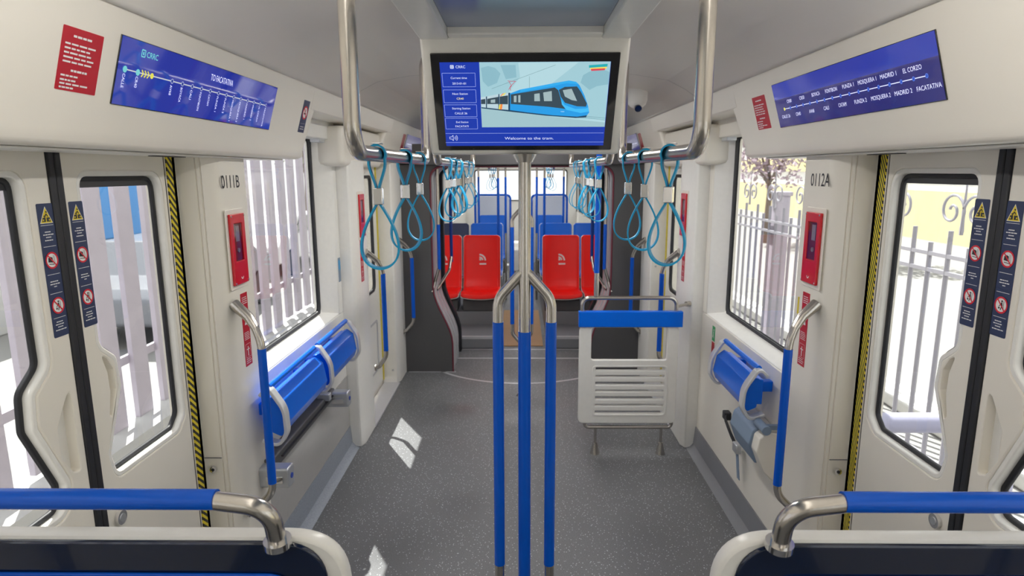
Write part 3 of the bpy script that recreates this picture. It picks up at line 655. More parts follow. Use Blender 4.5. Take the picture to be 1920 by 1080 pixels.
    def words(m):
        for s_, p, h in (('CRRC', (674, 343), .0066), ('Current time', (665, 401), .0054), ('2013-01-01', (667, 431), .0054), ('Next Station', (672, 487), .0054), ('Starting Station', (679, 569), .0054), ('CALLE 26', (678, 597), .0056), ('End Station', (685, 648), .0050), ('FACATATI', (684, 673), .0054)):
            MB().text(s_, fr, *SC(*p), h, d=d0+.0012, bold=.004, wmax=.060).build('screen_text', em('screen_screen_text', (.62, .68, .85)), t, smooth=0)
        MB().text('Welcome to the tram.', fr, *SC(1060, 746), .0078, d=d0+.0012, wfix=.131).build('screen_text', em('screen_screen_text', (.62, .68, .85)), t, smooth=0)
        x, y = SC(626, 343); m.outline(fr, x-.0036, x+.0036, y-.0036, y+.0036, .0018, d0+.0012); m.rect(fr, x-.0016, x+.0016, y-.0016, y+.0016, d0+.0012)
        x, y = SC(628, 743)
        m.line(fr, (x-.006, y-.003), (x-.006, y+.003), .001, d0+.0012); m.line(fr, (x-.006, y+.003), (x-.001, y+.003), .001, d0+.0012); m.line(fr, (x-.006, y-.003), (x-.001, y-.003), .001, d0+.0012)
        m.line(fr, (x-.001, y+.003), (x+.0035, y+.008), .001, d0+.0012); m.line(fr, (x-.001, y-.003), (x+.0035, y-.008), .001, d0+.0012); m.line(fr, (x+.0035, y+.008), (x+.0035, y-.008), .001, d0+.0012)
        for r in (.004, .0075, .011): m.annulus(fr, x+.004, y, r-.0005, r+.0005, d0+.0012, n=12, a0=-.8, a1=.8)
    part('screen_icon', (.62, .68, .85), [], d0, fn=words)
    part('station_code', (.75, .68, .30), [], d0, fn=lambda m: m.text('CR40', fr, *SC(673, 514), .0056, d=d0+.0012, bold=.004))
passenger_screen()

# ------------------------------------------------------------------ grab poles
R1 = .0175
def triple_pole(loc, lab, ztop=1.846, foot=0, group='triple grab poles in the door areas'):
    x, y = loc; t = thing('grab_pole', lab, 'grab pole', (x, y, 0), group)
    MB().cyl((x, y, ztop), (x, y, ztop-.022), .034, .022, 24).build('ceiling_flange', STEEL, t)
    m = MB(); m.cyl((x, y, 0), (x, y, ztop-.01), R1, n=24); m.cyl((x, y, 1.664), (x, y, 1.667), R1+.0008, n=24)
    m.tube(path([(x, y, 1.52), (x-.012, y, 1.512), (x-.0765, y, 1.44), (x-.0765, y, .52), (x-.012, y, .445), (x, y, .44)], [0, .02, .07, .07, .02, 0], 10), .0150, 18)
    m.tube(path([(x, y, 1.52), (x+.012, y, 1.512), (x+.0765, y, 1.44), (x+.0765, y, .52), (x+.012, y, .445), (x, y, .44)], [0, .02, .07, .07, .02, 0], 10), .0150, 18)
    m.build('tube_frame', STEEL, t, smooth=50)
    MB().cyl((x, y, 1.345), (x, y, .45), R1+.0012, n=24).build('blue_sleeve', BLUE, t)
    for k in (-1, 1): MB().cyl((x+k*.0765, y, 1.373), (x+k*.0765, y, .600), .0162, n=20).build('blue_sleeve', BLUE, t)
    MB().cyl((x, y, 0), (x, y, .02), .045, .03, 24).build('floor_flange', STEEL, t)
triple_pole((0, 1.75), 'triple steel and blue grab pole standing under the screen')
triple_pole((0, 4.85), 'triple steel and blue grab pole farther down the aisle near the far doors', 2.33)
def handle_pole(s, y, ym, xw, xp, ztop, zbot, lab, grp='blue sleeved door handles'):
    """vertical sleeved tube bent back into a pillar face (x = xw) at both ends"""
    t = thing('door_handle_pole', lab, 'grab handle', (s*xp, y, zbot), grp)
    P = [(s*xw, ym, ztop), (s*(xp+.035), y-(y-ym)*.4, ztop-.055), (s*xp, y, ztop-.14), (s*xp, y, zbot+.09), (s*(xw-.03), y+.01, zbot+.012), (s*xw, y+.012, zbot)]
    MB().tube(path(P, [0, .09, .16, .09, .02, 0], 8), .0150, 16).build('tube', STEEL, t, smooth=50)
    MB().tube([(s*(xw-.001), ym, ztop+.003), (s*(xp+.05), y-(y-ym)*.5, ztop-.042), (s*(xp+.02), y-(y-ym)*.2, ztop-.085)], lambda q: .023-.007*q, 16).build('upper_bracket', STEEL, t, smooth=50)
    MB().cyl((s*xp, y, ztop-.165), (s*xp, y, zbot+.13), .0165, n=18).build('blue_sleeve', BLUE, t)
    MB().cyl((s*xw, y+.012, zbot), (s*(xw-.006), y+.012, zbot), .024).build('lower_flange', STEEL, t)
for s in (-1, 1):
    handle_pole(s, 2.31, 2.345, 1.12, 1.01, 1.295, .44, 'blue sleeved grab handle on the %s pillar beside the near door' % side[s])
    handle_pole(s, 4.26, 4.14, 1.05, .965, 1.27, .42, 'blue sleeved grab handle on the %s pillar at the near edge of the far door' % side[s])
    handle_pole(s, 5.36, 5.27, 1.05, .955, 1.23, .40, 'blue sleeved grab handle on the %s pillar at the far edge of the far door' % side[s])

# ------------------------------------------------------------------ overhead rails
def overhead_rail(s, x, y0, y1, z, ztop, lab, r=.0165):
    t = thing('overhead_rail', lab, 'hand rail', (s*x, y0, z), 'overhead rails with hanging straps')
    MB().tube(path([(s*(x-.08), y0, ztop), (s*x, y0, ztop-.02), (s*x, y0, z), (s*x, y1, z), (s*x, y1, ztop-.02), (s*(x-.08), y1, ztop)], [0, .075, .055, .055, .075, 0], 9), r, 18).build('tube', STEEL, t, smooth=50)
    for yy in (y0, y1): MB().cyl((s*(x-.08), yy, ztop), (s*(x-.086), yy, ztop), .028).build('flange', STEEL, t)
    return t
ZR = 1.838
overhead_rail(-1, .335, 1.232, 2.19, ZR, 2.20, 'bent steel overhead rail just left of the screen')
overhead_rail(1, .335, 1.232, 2.19, ZR, 2.20, 'bent steel overhead rail just right of the screen')
overhead_rail(-1, .335, 2.46, 4.35, ZR, 2.30, 'second steel overhead rail on the left, behind the screen')
overhead_rail(1, .335, 2.46, 4.35, ZR, 2.30, 'second steel overhead rail on the right, behind the screen')
overhead_rail(-1, .36, 7.0, 9.2, ZR, 2.07, 'far steel overhead rail above the left seats')
overhead_rail(1, .36, 7.0, 9.2, ZR, 2.07, 'far steel overhead rail above the right seats')
overhead_rail(-1, .50, -.75, .50, 2.13, 2.30, 'steel overhead rail above the camera on the left')
# hanging straps: band in the cross plane of the rail
def strap(x, y, z, lab, grp, width=.084, drop=.155, rotz=0):
    t = thing('strap_handle', lab, 'strap', (x, y, z-.25), grp)
    m = MB(); pts = []; r = .0203
    a0 = -PI/2+.55
    top = [(r*math.cos(a0+(2*PI-1.1)*k/20), r*math.sin(a0+(2*PI-1.1)*k/20)) for k in range(21)]
    ys = [(.0025, -.080), (.0040, -.070), (.0070, -.060), (.0105, -.050), (.0138, -.040), (.0165, -.031), (.0180, -.022)]
    up = ys+[p for p in top if p[1] > -.012]+[(-a, b_) for a, b_ in ys[::-1]]
    m.ribbon([(x+a, y, z+b_) for a, b_ in up], (0, 1, 0), .0125, .0042)
    low = []
    for k in range(49):
        q = 2*PI*k/48; low.append((width/2*1.35*math.sin(q)*abs(math.sin(q/2))**1.15, -.104-drop*(1-math.cos(q))/2))
    m.ribbon([(x+a, y, z+b_) for a, b_ in low], (0, 1, 0), .0125, .0042)
    for e in (-1, 1): m.ribbon([(x+e*.0016, y, z-.080), (x+e*.0016, y, z-.106)], (0, 1, 0), .0125, .0036)
    m.build('strap_loop', STRAP, t, smooth=50)
    b_ = MB(); b_.box(x-.0105, x+.0105, y-.0165, y+.0165, z-.112, z-.074); b_.build('buckle', CHROME, t, bevel=.002)
    MB().box(x-.010, x+.014, y-.011, y+.011, z+.0222, z+.0252).build('rail_clip', CHROME, t, bevel=.001)
    return t
proto = None
def place_strap(x, y, z, lab, grp, rz=0):
    global proto
    if proto is None:
        proto = strap(x, y, z, lab, grp); proto.rotation_euler = (0, 0, rz); return proto
    return dup(proto, (x, y, z-.25), lab, grp, rz)
G1 = 'sky blue hanging straps'
ordn = {0: 'nearest', 1: 'middle', 2: 'farthest'}
for i, y in enumerate((1.43, 1.766, 2.03)): place_strap(-.335, y, ZR, '%s sky blue hanging strap on the rail left of the screen' % ordn[i], G1, (.10, .35, .1)[i])
for i, y in enumerate((1.48, 1.77, 2.04)): place_strap(.335, y, ZR, '%s sky blue hanging strap on the rail right of the screen' % ordn[i], G1, (-.38, -.15, -.1)[i])
o5 = ['nearest', 'second nearest', 'middle', 'fourth nearest', 'farthest']
for i, y in enumerate((2.82, 3.05, 3.34, 3.82, 4.15)): place_strap(-.335, y, ZR, '%s of the five blue straps on the left rail behind the screen' % o5[i], G1, (-.05, .3, -.3, .15, 0)[i])
for i, y in enumerate((2.80, 3.08, 3.30, 3.72, 3.92)): place_strap(.335, y, ZR, '%s of the five blue straps on the right rail behind the screen' % o5[i], G1, (.05, -.2, .25, -.1, 0)[i])
for s in (-1, 1):
    for i, y in enumerate((7.3, 7.9, 8.5)): place_strap(s*.36, y, ZR, '%s tiny looking blue strap above the far %s seats' % (ordn[i], side[s]), G1, .2*i)
o = place_strap(-.50, .415, 2.13, 'blurred blue strap cut off at the top left corner of the photo', G1, .0)

# ------------------------------------------------------------------ leaning pads, belts in the wheelchair bay
def lean_pad(s, y0, y1, zt, zb, xin, lab, brk=(1, 1)):
    t = thing('lean_rest', lab, 'backrest', (s*1.14, (y0+y1)/2, zb), 'blue leaning pads under the bay windows')
    # cross profile (x, z): padded slab leaning against the wall with a grip bar over it
    pr = [(xin+.05, zt-.045), (xin+.012, zt-.075), (xin-.004, zb+.05), (xin+.012, zb), (xin+.055, zb+.02), (xin+.075, zt-.06)]
    MB().prism(fillet(pr, .012, 4), lambda q, d: (s*q[0], d, q[1]), y0+.012, y1-.012).build('pad', BLUEP, t, smooth=40)
    MB().tube([(s*(xin+.055), y0+.01, zt), (s*(xin+.055), y1-.01, zt)], .013, 14).build('grip_bar', BLUEP, t)
    MB().box(s*(xin+.055), s*(xin+.085), y0+.02, y1-.02, zb+.03, zt-.055).build('back_shell', BLUEP, t, bevel=.006)
    for i, yy in enumerate((y0, y1)):
        if not brk[i]: continue
        pth = path([(xin+.085, 0, zb-.005), (xin+.015, 0, zb-.028), (xin-.016, 0, zb+.03), (xin-.012, 0, zt-.09), (xin+.050, 0, zt+.008), (xin+.085, 0, zt-.03)], [0, .03, .06, .12, .025, 0], 7)
        MB().ribbon([(s*p.x, yy, p.z) for p in pth], (0, 1, 0), .022, .014).build('end_bracket', mat('pale_silver_bracket', (.72, .73, .75), .3, .4), t, smooth=50, bevel=.003)
    MB().box(s*(xin+.08), s*1.14, y0+.05, y0+.09, zb+.08, zb+.13).build('wall_mount', BLUEP, t, bevel=.004)
    MB().box(s*(xin+.08), s*1.14, y1-.09, y1-.05, zb+.08, zb+.13).build('wall_mount', BLUEP, t, bevel=.004)
    return t
lean_pad(-1, 2.44, 3.04, .925, .705, 1.0, 'blue leaning pad under the left bay window, nearer of the two', (1, 0))
lean_pad(-1, 3.07, 3.62, .925, .705, 1.0, 'blue leaning pad under the left bay window, farther of the two', (1, 1))
lean_pad(1, 2.68, 3.16, .93, .725, 1.0, 'single short blue leaning pad under the right bay window', (1, 1))
t = thing('belt_rail', 'dark belt rail with a silver buckle box at each end, under the left leaning pads', 'safety belt', (-1.12, 2.95, .48))
m = MB().box(-1.14, -1.085, 2.5, 3.42, .515, .575); m.build('channel', mat('dark_grey_channel', (.07, .07, .075), .5), t, bevel=.006)
MB().box(-1.10, -1.075, 2.6, 3.38, .545, .550).build('belt', BLACK, t)
for y in (2.475, 3.40):
    k = MB().plate([rrect(-.045, .045, -.042, .042, .014)], yz(-1, 1.14), 0, .16, .010)
    k = MB(); k.prism(rrect(y-.035, y+.035, .475, .565, .015), lambda q, d: (-d, q[0], q[1]), 1.145, .995); kk = k.build('buckle_box', ALU, t, smooth=50, bevel=.006)
    MB().prism(rrect(y-.040, y-.034, .500, .530, .002), lambda q, d: (-d, q[0], q[1]), 1.09, 1.02).build('release_button', CHROME, kk)
    MB().cyl((-.995, y, .52), (-.992, y, .52), .012).build('logo_disc', mat('deep_blue_disc', (.02, .06, .4), .4), kk)
MB().box(-1.13, -1.06, 3.24, 3.28, .56, .60).build('belt_tongue', ALU, t, bevel=.004)
# right: belt with lock, folded arm pad in its cream shell
t = thing('safety_belt', 'black wheelchair safety belt with silver tongue hanging on the right wall', 'safety belt', (1.10, 3.13, .33))
MB().ribbon([(1.125, 3.26, .478), (1.10, 3.22, .475), (1.095, 3.10, .435), (1.10, 3.03, .405)], (0, 0, 1), .014, .005).build('belt', BLACK, t)
MB().box(1.105, 1.14, 3.235, 3.285, .455, .50).build('wall_anchor', BLACK, t, bevel=.005)
MB().box(1.085, 1.115, 2.985, 3.045, .375, .425).build('buckle', ALU, t, bevel=.006)
MB().ribbon([(1.10, 3.01, .385), (1.102, 2.99, .30), (1.105, 2.98, .245)], (0, 1, 0), .016, .004).build('hanging_tongue', GREYB, t)
t = thing('folding_arm_pad', 'blue grey pad in a cream shell on the right wall below the leaning pad', 'arm rest', (1.10, 2.78, .44))
sh = [(1.14, .66), (1.075, .675), (1.035, .645), (1.025, .58), (1.06, .49), (1.14, .41)]
MB().prism(fillet(sh, .02, 5), lambda q, d: (q[0], d, q[1]), 2.575, 2.915).build('shell', CREAM, t, smooth=50, bevel=.004)
pd = fillet([(1.06, .680), (1.028, .655), (1.012, .59), (1.045, .50), (1.06, .50), (1.07, .66)], .02, 5)
MB().prism(pd, lambda q, d: (q[0], d, q[1]), 2.64, 2.895).build('pad', GREYB, t, smooth=50, bevel=.004)
MB().cyl((1.055, 2.555, .690), (1.055, 2.655, .690), .020).build('roll_bar', GREYB, t)
for y in (2.60,): MB().box(1.055, 1.14, y-.01, y+.01, .680, .700).build('bar_bracket', GREYB, t)

# ------------------------------------------------------------------ folding backrest unit in the right bay
def screen_panel():
    t = thing('wheelchair_backrest', 'cream slatted wheelchair backrest with blue band on steel frame, right of the aisle', 'backrest', (.673, 3.79, 0))
    y = 3.79
    MB().tube(path([(.372, y, .93), (.372, y, 1.028), (.955, y, 1.028), (.955, y, .93)], .055, 9), .0125, 14).build('top_tube', STEEL, t)
    MB().tube(path([(.40, y, .235), (.40, y, .180), (.955, y, .180), (.955, y, .235)], .05, 8), .012, 14).build('lower_tube', STEEL, t)
    MB().tube([(.955, y, .972), (1.055, y+.09, .972)], .010, 12).build('wall_stub', STEEL, t)
    MB().cyl((1.035, y+.082, .972), (1.062, y+.095, .972), .017).build('stub_flange', STEEL, t)
    fr = facing(0, y, 0)
    MB().plate([rrect(.350, .992, .848, .946, .003)], fr, -.018, .030, .004).build('blue_band', BLUEP, t)
    holes = [rrect(.432, .905, .632, .842, .018)]
    for i in range(7):
        z = .574-.0545*i*.88
        hh = .010 if i % 2 == 0 else .006
        holes.append(rrect(.462-.003*0, .895, z-hh, z+hh, .004))
    MB().plate([rrect(.356, .975, .212, .850, .035)]+holes, fr, -.016, .016, .005).build('slatted_panel', WHITE, t, smooth=40)
    MB().plate([rrect(.440, .915, .262, .598, .03), rrect(.450, .905, .272, .588, .025)], fr, .014, .019, .002).build('raised_rim', WHITE, t)
    for x in (.470, .893):
        MB().cyl((x, y, .178), (x, y, .06), .009).build('leg', STEEL, t)
        MB().cyl((x, y, .075), (x, y, 0), .014, .031).build('foot', STEEL, t)
    # upright pole from backrest to the ceiling
    t2 = thing('grab_pole', 'single blue sleeved pole rising from the wheelchair backrest to the ceiling', 'grab pole', (.457, 3.79, 1.04))
    MB().cyl((.457, y, 1.038), (.457, y, 2.33), .0155).build('tube', STEEL, t2)
    MB().cyl((.457, y, 1.185), (.457, y, 2.10), .0170).build('blue_sleeve', BLUE, t2)
screen_panel()

# ------------------------------------------------------------------ near seat partitions at the bottom of the frame
def near_partition(s):
    t = thing('tram_bench', 'cream and glossy navy seat back with blue rail in the %s bottom corner' % side[s], 'seat', (s*.85, .95, 0), 'nearest seat backs')
    # rear shell of a double seat; outline in (x, z), set across the car at y ~ 1.03
    xi = .338 if s < 0 else .350
    out = fillet([(xi, .35), (1.195, .35), (1.195, 1.140), (xi, 1.140)], [.05, .02, .02, .11], 10)
    fr = lambda a, b_, d=0: (s*a, 1.075+(b_-1.14)*-.12-d, b_)
    MB().plate([out], fr, 0, .036, .008).build('shell', WHITE, t, smooth=50)
    inn = fillet([(xi+.035, .38), (1.19, .38), (1.19, 1.132), (xi+.035, 1.132)], [.04, .01, .01, .09], 10)
    MB().plate([inn], fr, .032, .043, .006).build('navy_cover', NAVY, t, smooth=50)
    inn2 = fillet([(xi+.10, .45), (1.12, .45), (1.12, 1.065), (xi+.10, 1.065)], [.04, .01, .01, .05], 8)
    MB().plate([inn2], fr, .042, .049, .004).build('blue_inset', BLUE, t, smooth=50)
    z = 1.236
    MB().tube(path([(s*1.198, 1.0, z), (s*.565, 1.0, z), (s*.452, 1.0, z-.015), (s*.452, 1.022, 1.136)], [0, .04, .075, 0], 10), .0165, 18).build('rail_tube', STEEL, t, smooth=50)
    MB().cyl((s*1.17, 1.0, z), (s*.545, 1.0, z), .0180, n=20).build('blue_sleeve', BLUE, t)
    MB().tube([(s*.452, 1.022, 1.134), (s*.452, 1.020, 1.147)], .0245, 24).build('rail_flange', CHROME, t, smooth=50)
    MB().box(s*.50, s*1.12, .60, 1.0, .38, .45).build('seat_pan', NAVY, t, bevel=.02)
    MB().box(s*.60, s*1.12, .62, 1.03, 0, .40).build('seat_base', DARK, t, bevel=.01)
for s in (-1, 1): near_partition(s)

# ------------------------------------------------------------------ far doors
for s in (-1, 1):
    fr = yz(s, 1.185)
    hole = rrect(4.26, 4.98, .86, 1.76, .06)
    d = struct(MB().plate([[(4.22, .05), (5.12, .05), (5.12, 1.87), (4.22, 1.87)], inset(hole, -.012)], fr, -.03, 0, .004).build('door_3', WHITE, smooth=40), 'white far door leaf in the %s wall' % side[s])
    MB().plate([inset(hole, -.013), inset(hole, .012)], fr, -.026, -.004, .004).build('glazing_gasket', BLACK, d)
    MB().plate([inset(hole, .006)], fr, -.020, -.016).build('pane', GLASS, d, smooth=0)
    MB().plate([rrect(4.35, 4.95, .20, .62, .04), rrect(4.37, 4.93, .22, .60, .03)], fr, 0, .008, .003).build('lower_bead', LIGHTG, d)
    MB().cyl((s*1.185, 4.42, .80), (s*1.17, 4.42, .80), .018).build('door_lock', CHROME, d)
    tag(MB().box(s*1.178, s*1.192, 5.085, 5.115, .05, 1.87).build('yellow_strip', mat('yellow_edge', (.62, .50, .03), .45), smooth=0), 'yellow edge strip at the far side of the far %s door' % side[s], 'tape')
    struct(MB().box(s*1.05, s*1.19, 4.20, 5.14, -.02, .012).build('trim_12', LIGHTG, bevel=.003), 'light grey sill of the far %s door' % side[s])
    # threshold of near doors
    struct(MB().box(s*1.05, s*1.25, 1.12, 2.26, -.02, .010).build('trim_12', LIGHTG, bevel=.003), 'light grey sill of the near %s door' % side[s])
    struct(MB().box(s*1.12, s*1.25, -3.0, 1.12, -.05, 0.012).build('trim_13', MIDG))

# ------------------------------------------------------------------ gangway between the cars
def bulk(x_low, x_mid, z1, z2, ztop, rt):
    """opening outline of the gangway portal (closed, symmetric)"""
    R = [(x_low, 0), (x_low, z1)]
    for k in range(1, 9):
        q = k/8; R.append((x_low+(x_mid-x_low)*(q*q*(3-2*q)), z1+(z2-z1)*q))
    R += [(x_mid, ztop-rt)]
    for k in range(1, 7):
        a = PI/2*k/6; R.append((x_mid-rt+rt*math.cos(a), ztop-rt+rt*math.sin(a)))
    return R+[(-x, z) for x, z in reversed(R)]
def portal(y, th, x_low, x_mid, z1, z2, ztop, rt, mt, nm, outer=None, lab=None, rim=None):
    o = bulk(x_low, x_mid, z1, z2, ztop, rt); n = len(o)
    tp = 1.856 if y < 6 else 1.98
    ext = outer or [(1.16, 0), (1.16, tp), (-1.16, tp), (-1.16, 0)]
    if rim: # ring following the opening
        big = [(x+rim*(1 if x > 0 else -1), z+(rim if z > ztop-rt+.01 else 0)) for x, z in o]
        poly = o+big[::-1]
    else: poly = o+[(ext[3][0], 0), ext[2], ext[1], (ext[0][0], 0)]
    fr = facing(0, y, 0)
    m = MB().plate([poly], fr, -th, 0, .004)
    return struct(m.build(nm, mt, smooth=50), lab)
portal(5.46, .06, .632, .797, .26, .78, 1.845, .10, DARK, 'wall_gangway', lab='anthracite bulkhead around the gangway')
portal(5.458, .02, .620, .785, .26, .78, 1.833, .10, mat('maroon_seal', (.16, .02, .04), .4), 'trim_14', rim=.012)
struct(MB().box(-.93, .93, 5.40, 5.46, 1.857, 2.03).build('wall_gangway', DARK))
# ribbed light grey lining, several folds deep
for i in range(6):
    y = 5.54+i*.085
    portal(y, .060, .622+.006*(i % 2), .785+.006*(i % 2), .27-.012*i, .77-.008*i, 1.835, .10, LIGHTG, 'trim_15', rim=.05, lab='light grey fold %d of the gangway lining' % (i+1))
portal(6.10, .09, .612, .765, .20, .72, 1.845, .10, BLACK, 'trim_16', rim=.03, lab='black rubber edge of the gangway')
portal(6.19, .03, .640, .790, .20, .72, 1.87, .10, WHITE, 'wall_gangway', lab='white bulkhead on the far side of the gangway')
struct(MB().box(-.93, .93, 5.46, 6.2, 1.95, 1.98).build('ceiling', DARK))
for s in (-1, 1): struct(MB().box(s*1.0, s*1.30, 5.52, 6.2, -.1, 1.855).build('wall_'+side[s], DARK))
# turntable ring line and threshold lines on the floor
m = MB(); R = .98
flat = lambda a, b_, d=0: (a, b_, d)
m.annulus(flat, 0, 6.12, R-.014, R+.014, .0012, n=48, a0=PI*1.22, a1=PI*1.78)
m.rect(flat, -1.03, -.60, 5.440, 5.460, .0012); m.rect(flat, .60, 1.03, 5.440, 5.460, .0012)
m.rect(flat, -.63, .63, 5.86, 5.895, .0012); m.rect(flat, -.62, .62, 6.17, 6.20, .0012)
tag(m.build('floor_marking', LIGHTG, smooth=0), 'pale curved joint lines of the gangway turntable in the floor', 'floor marking')
tag(MB().box(-.225, .225, 6.30, 8.0, .001, .008).build('floor_board', BROWN), 'brown board lying in the aisle between the red seats', 'board')
# curved rails in the gangway mouth
for s in (-1, 1):
    t = thing('gangway_rail', 'blue sleeved rail with a bent steel foot in the gangway mouth, %s side, nearer one' % side[s], 'hand rail', (s*.74, 5.50, .7), 'rails in the gangway mouth')
    MB().tube(path([(s*.735, 5.50, 1.84), (s*.735, 5.50, .96), (s*.775, 5.50, .83), (s*.80, 5.47, .74)], .06, 6), .014, 14).build('tube', STEEL, t)
    MB().cyl((s*.735, 5.50, 1.34), (s*.735, 5.50, .94), .0155).build('blue_sleeve', BLUE, t)
    t = thing('gangway_rail', 'dark blue rail with a long S shaped steel foot in the gangway mouth, %s side' % side[s], 'hand rail', (s*.66, 6.0, .7), 'rails in the gangway mouth')
    MB().tube(path([(s*.685, 6.05, 1.84), (s*.685, 6.05, .98), (s*.70, 5.98, .86), (s*.775, 5.75, .74), (s*.79, 5.70, .72)], .07, 6), .014, 14).build('tube', STEEL, t)
    MB().cyl((s*.685, 6.05, 1.75), (s*.685, 6.05, .93), .0155).build('blue_sleeve', mat('dark_blue_sleeve', (.0, .04, .30), .3), t)
# dome camera on the ceiling right of the screen
t = thing('dome_camera', 'small white dome camera on the ceiling right of the screen', 'camera', (.72, 4.15, 2.22))
prof = [(.001, 2.19), (.03, 2.195), (.055, 2.215), (.065, 2.245), (.066, 2.33)]
m = MB(); m.loft([[(.735+r*math.cos(2*PI*k/24), 4.15+r*math.sin(2*PI*k/24), z) for k in range(24)] for r, z in prof]); m.build('dome', WHITE, t, smooth=60)
MB().cyl((.735, 4.12, 2.197), (.735, 4.10, 2.186), .022, n=18).build('lens', BLACKG, t)

# ------------------------------------------------------------------ red and blue seats beyond the gangway
def seat(x, y, z0, m_shell, lab, grp, nm='tram_chair', W=.43):
    t = thing(nm, lab, 'seat', (x, y, z0), grp)
    # side profile (y, z): from front lip of the pan up the back
    pr = [(-.46, .430), (-.44, .458), (-.38, .466), (-.20, .448), (-.08, .452), (-.03, .485), (-.005, .56), (.02, .72), (.045, .90), (.065, 1.03), (.070, 1.075)]
    sm = []
    for i in range(len(pr)-1):
        for k in range(4):
            q = k/4; sm.append((pr[i][0]*(1-q)+pr[i+1][0]*q, pr[i][1]*(1-q)+pr[i+1][1]*q))
    sm.append(pr[-1]); n = 13
    def shell(off, w, name, mt, th):
        m = MB(); rows = []
        for j, (yy, zz) in enumerate(sm):
            f = j/(len(sm)-1); ww = w/2
            if f > .93: ww -= .028*((f-.93)/.07)**2
            if f < .05: ww -= .02*((.05-f)/.05)
            row = []
            for i in range(n):
                a = -1+2*i/(n-1); dish = .022*(abs(a)**2.5)
                row.append((x+a*ww, y+yy-(dish if f > .45 else 0)+off, z0+zz+(dish if f <= .45 else 0)-(off if f < .45 else 0)))
            rows.append(row)
        vs = [p for r in rows for p in r]; fs = [(j*n+i, j*n+i+1, (j+1)*n+i+1, (j+1)*n+i) for j in range(len(rows)-1) for i in range(n-1)]
        m.add(vs, fs); o = m.build(name, mt, t, smooth=60); thicken(o, th); o.modifiers[-1].offset = 0; return o
    shell(.012, W, 'seat_shell', WHITE, .012); shell(0, W-.012, 'seat_cushion', m_shell, .016)
    MB().box(x-W/2+.02, x+W/2-.02, y-.36, y-.02, .272, z0+.40).build('seat_base', DARK, t, bevel=.01)
    fr = lambda a, b_, d=0: (x+a, y+.020-d-.004+(b_-.80)*.14, z0+b_)
    lg = MB(); k = .0
    lg.annulus(fr, -.028, .790, .058, .076, .012, n=12, a0=0, a1=PI/2); lg.annulus(fr, -.028, .790, .028, .046, .012, n=10, a0=.1, a1=PI/2)
    lg.rect(fr, -.028, .050, .742, .760, .012); lg.rect(fr, -.028, -.008, .790, .815, .012)
    lg.build('seat_emblem', WHITEP, t, smooth=0)
    return t
first = None
rows = [(7.12, 0, RED, 'red'), (8.15, 0, SEATBLUE, 'blue'), (9.3, 0, SEATBLUE, 'blue')]
xs = ((-.455, 'left aisle seat'), (-.900, 'left window seat'), (.455, 'right aisle seat'), (.900, 'right window seat'))
pr_r = seat(xs[0][0], 7.12, 0, RED, 'red seat, left of the aisle, next to it', 'red seats behind the gangway')
for x, n in xs[1:]: dup(pr_r, (x, 7.12, 0), {'left window seat': 'red seat left of the aisle, at the window, partly hidden by the gangway', 'right aisle seat': 'red seat, right of the aisle, next to it', 'right window seat': 'red seat right of the aisle, at the window, partly hidden by the gangway'}[n], 'red seats behind the gangway')
pr_b = seat(xs[0][0], 8.2, .05, SEATBLUE, 'blue seat directly behind the left aisle side red seat', 'blue seats behind the red ones')
dup(pr_b, (.455, 8.2, .05), 'blue seat directly behind the right aisle side red seat', 'blue seats behind the red ones')
dup(pr_b, (.90, 8.2, .05), 'blue seat behind the right window side red seat', 'blue seats behind the red ones')
seat(-.90, 8.2, .05, mat('shaded_blue_seat', (.03, .045, .11), .4), 'blue seat with shade painted into its dark colour, behind the left window side red seat', 'blue seats behind the red ones')  # a blue seat, its shading put into a darker base colour
for x, n in ((-.445, 'left'), (.445, 'right')): dup(pr_b, (x, 9.75, .05), 'farthest blue seat on the %s side of the aisle' % n, 'blue seats behind the red ones')
# seat podium steps
for s in (-1, 1):
    t = tag(MB().box(s*.27, s*1.13, 6.765, 9.9, 0, .27).build('seat_podium', MIDG, bevel=.006), 'dark grey podium box under the %s seats' % side[s], 'podium')
    MB().box(s*.27, s*1.13, 6.225, 6.76, 0, .12).build('step', MIDG, t, bevel=.006)
    MB().box(s*.27, s*1.13, 6.222, 6.26, .10, .125).build('step_nosing', LIGHTG, t)
# glazed partitions, poles and end wall
for s in (-1, 1):
    t = thing('glass_partition', 'blue framed clear partition behind the last seats, %s side' % side[s], 'partition', (s*.45, 10.0, 0), 'partitions at the far end')
    MB().tube(path([(s*.17, 10, 0), (s*.17, 10, 1.43), (s*.73, 10, 1.43), (s*.73, 10, 0)], .06, 6), .018, 10).build('frame', BLUE, t)
    MB().box(s*.19, s*.71, 9.995, 10.005, .35, 1.41).build('panel', mat('frosted_panel', (.62, .68, .80), .3), t)
    for x, y, n in ((.28, 7.62, 'behind the red seats'), (.215, 8.7, 'behind the blue seats'), (.62, 9.2, 'near the far windows')):
        t = thing('grab_pole', 'thin blue and steel pole %s, %s of the aisle' % (n, side[s]), 'grab pole', (s*x, y, .3), 'far grab poles')
        MB().cyl((s*x, y, .275 if x > .25 else .001), (s*x, y, 2.08), .0150, n=12).build('tube', STEEL, t); MB().cyl((s*x, y, .95), (s*x, y, 1.72), .0165, n=12).build('blue_sleeve', BLUE, t)
o = struct(MB().plate([[(-1.16, 0), (1.16, 0), (1.16, 2.10), (-1.16, 2.10)], rrect(-.95, .95, 1.20, 1.83, .05)], facing(0, 13.0, 0), -.05, 0).build('wall_front', WHITE))
w_ = struct(MB().plate([rrect(-.95, .95, 1.20, 1.83, .05), rrect(-.93, .93, 1.22, 1.81, .05)], facing(0, 12.99, 0), -.01, .01).build('window_9', BLACK))
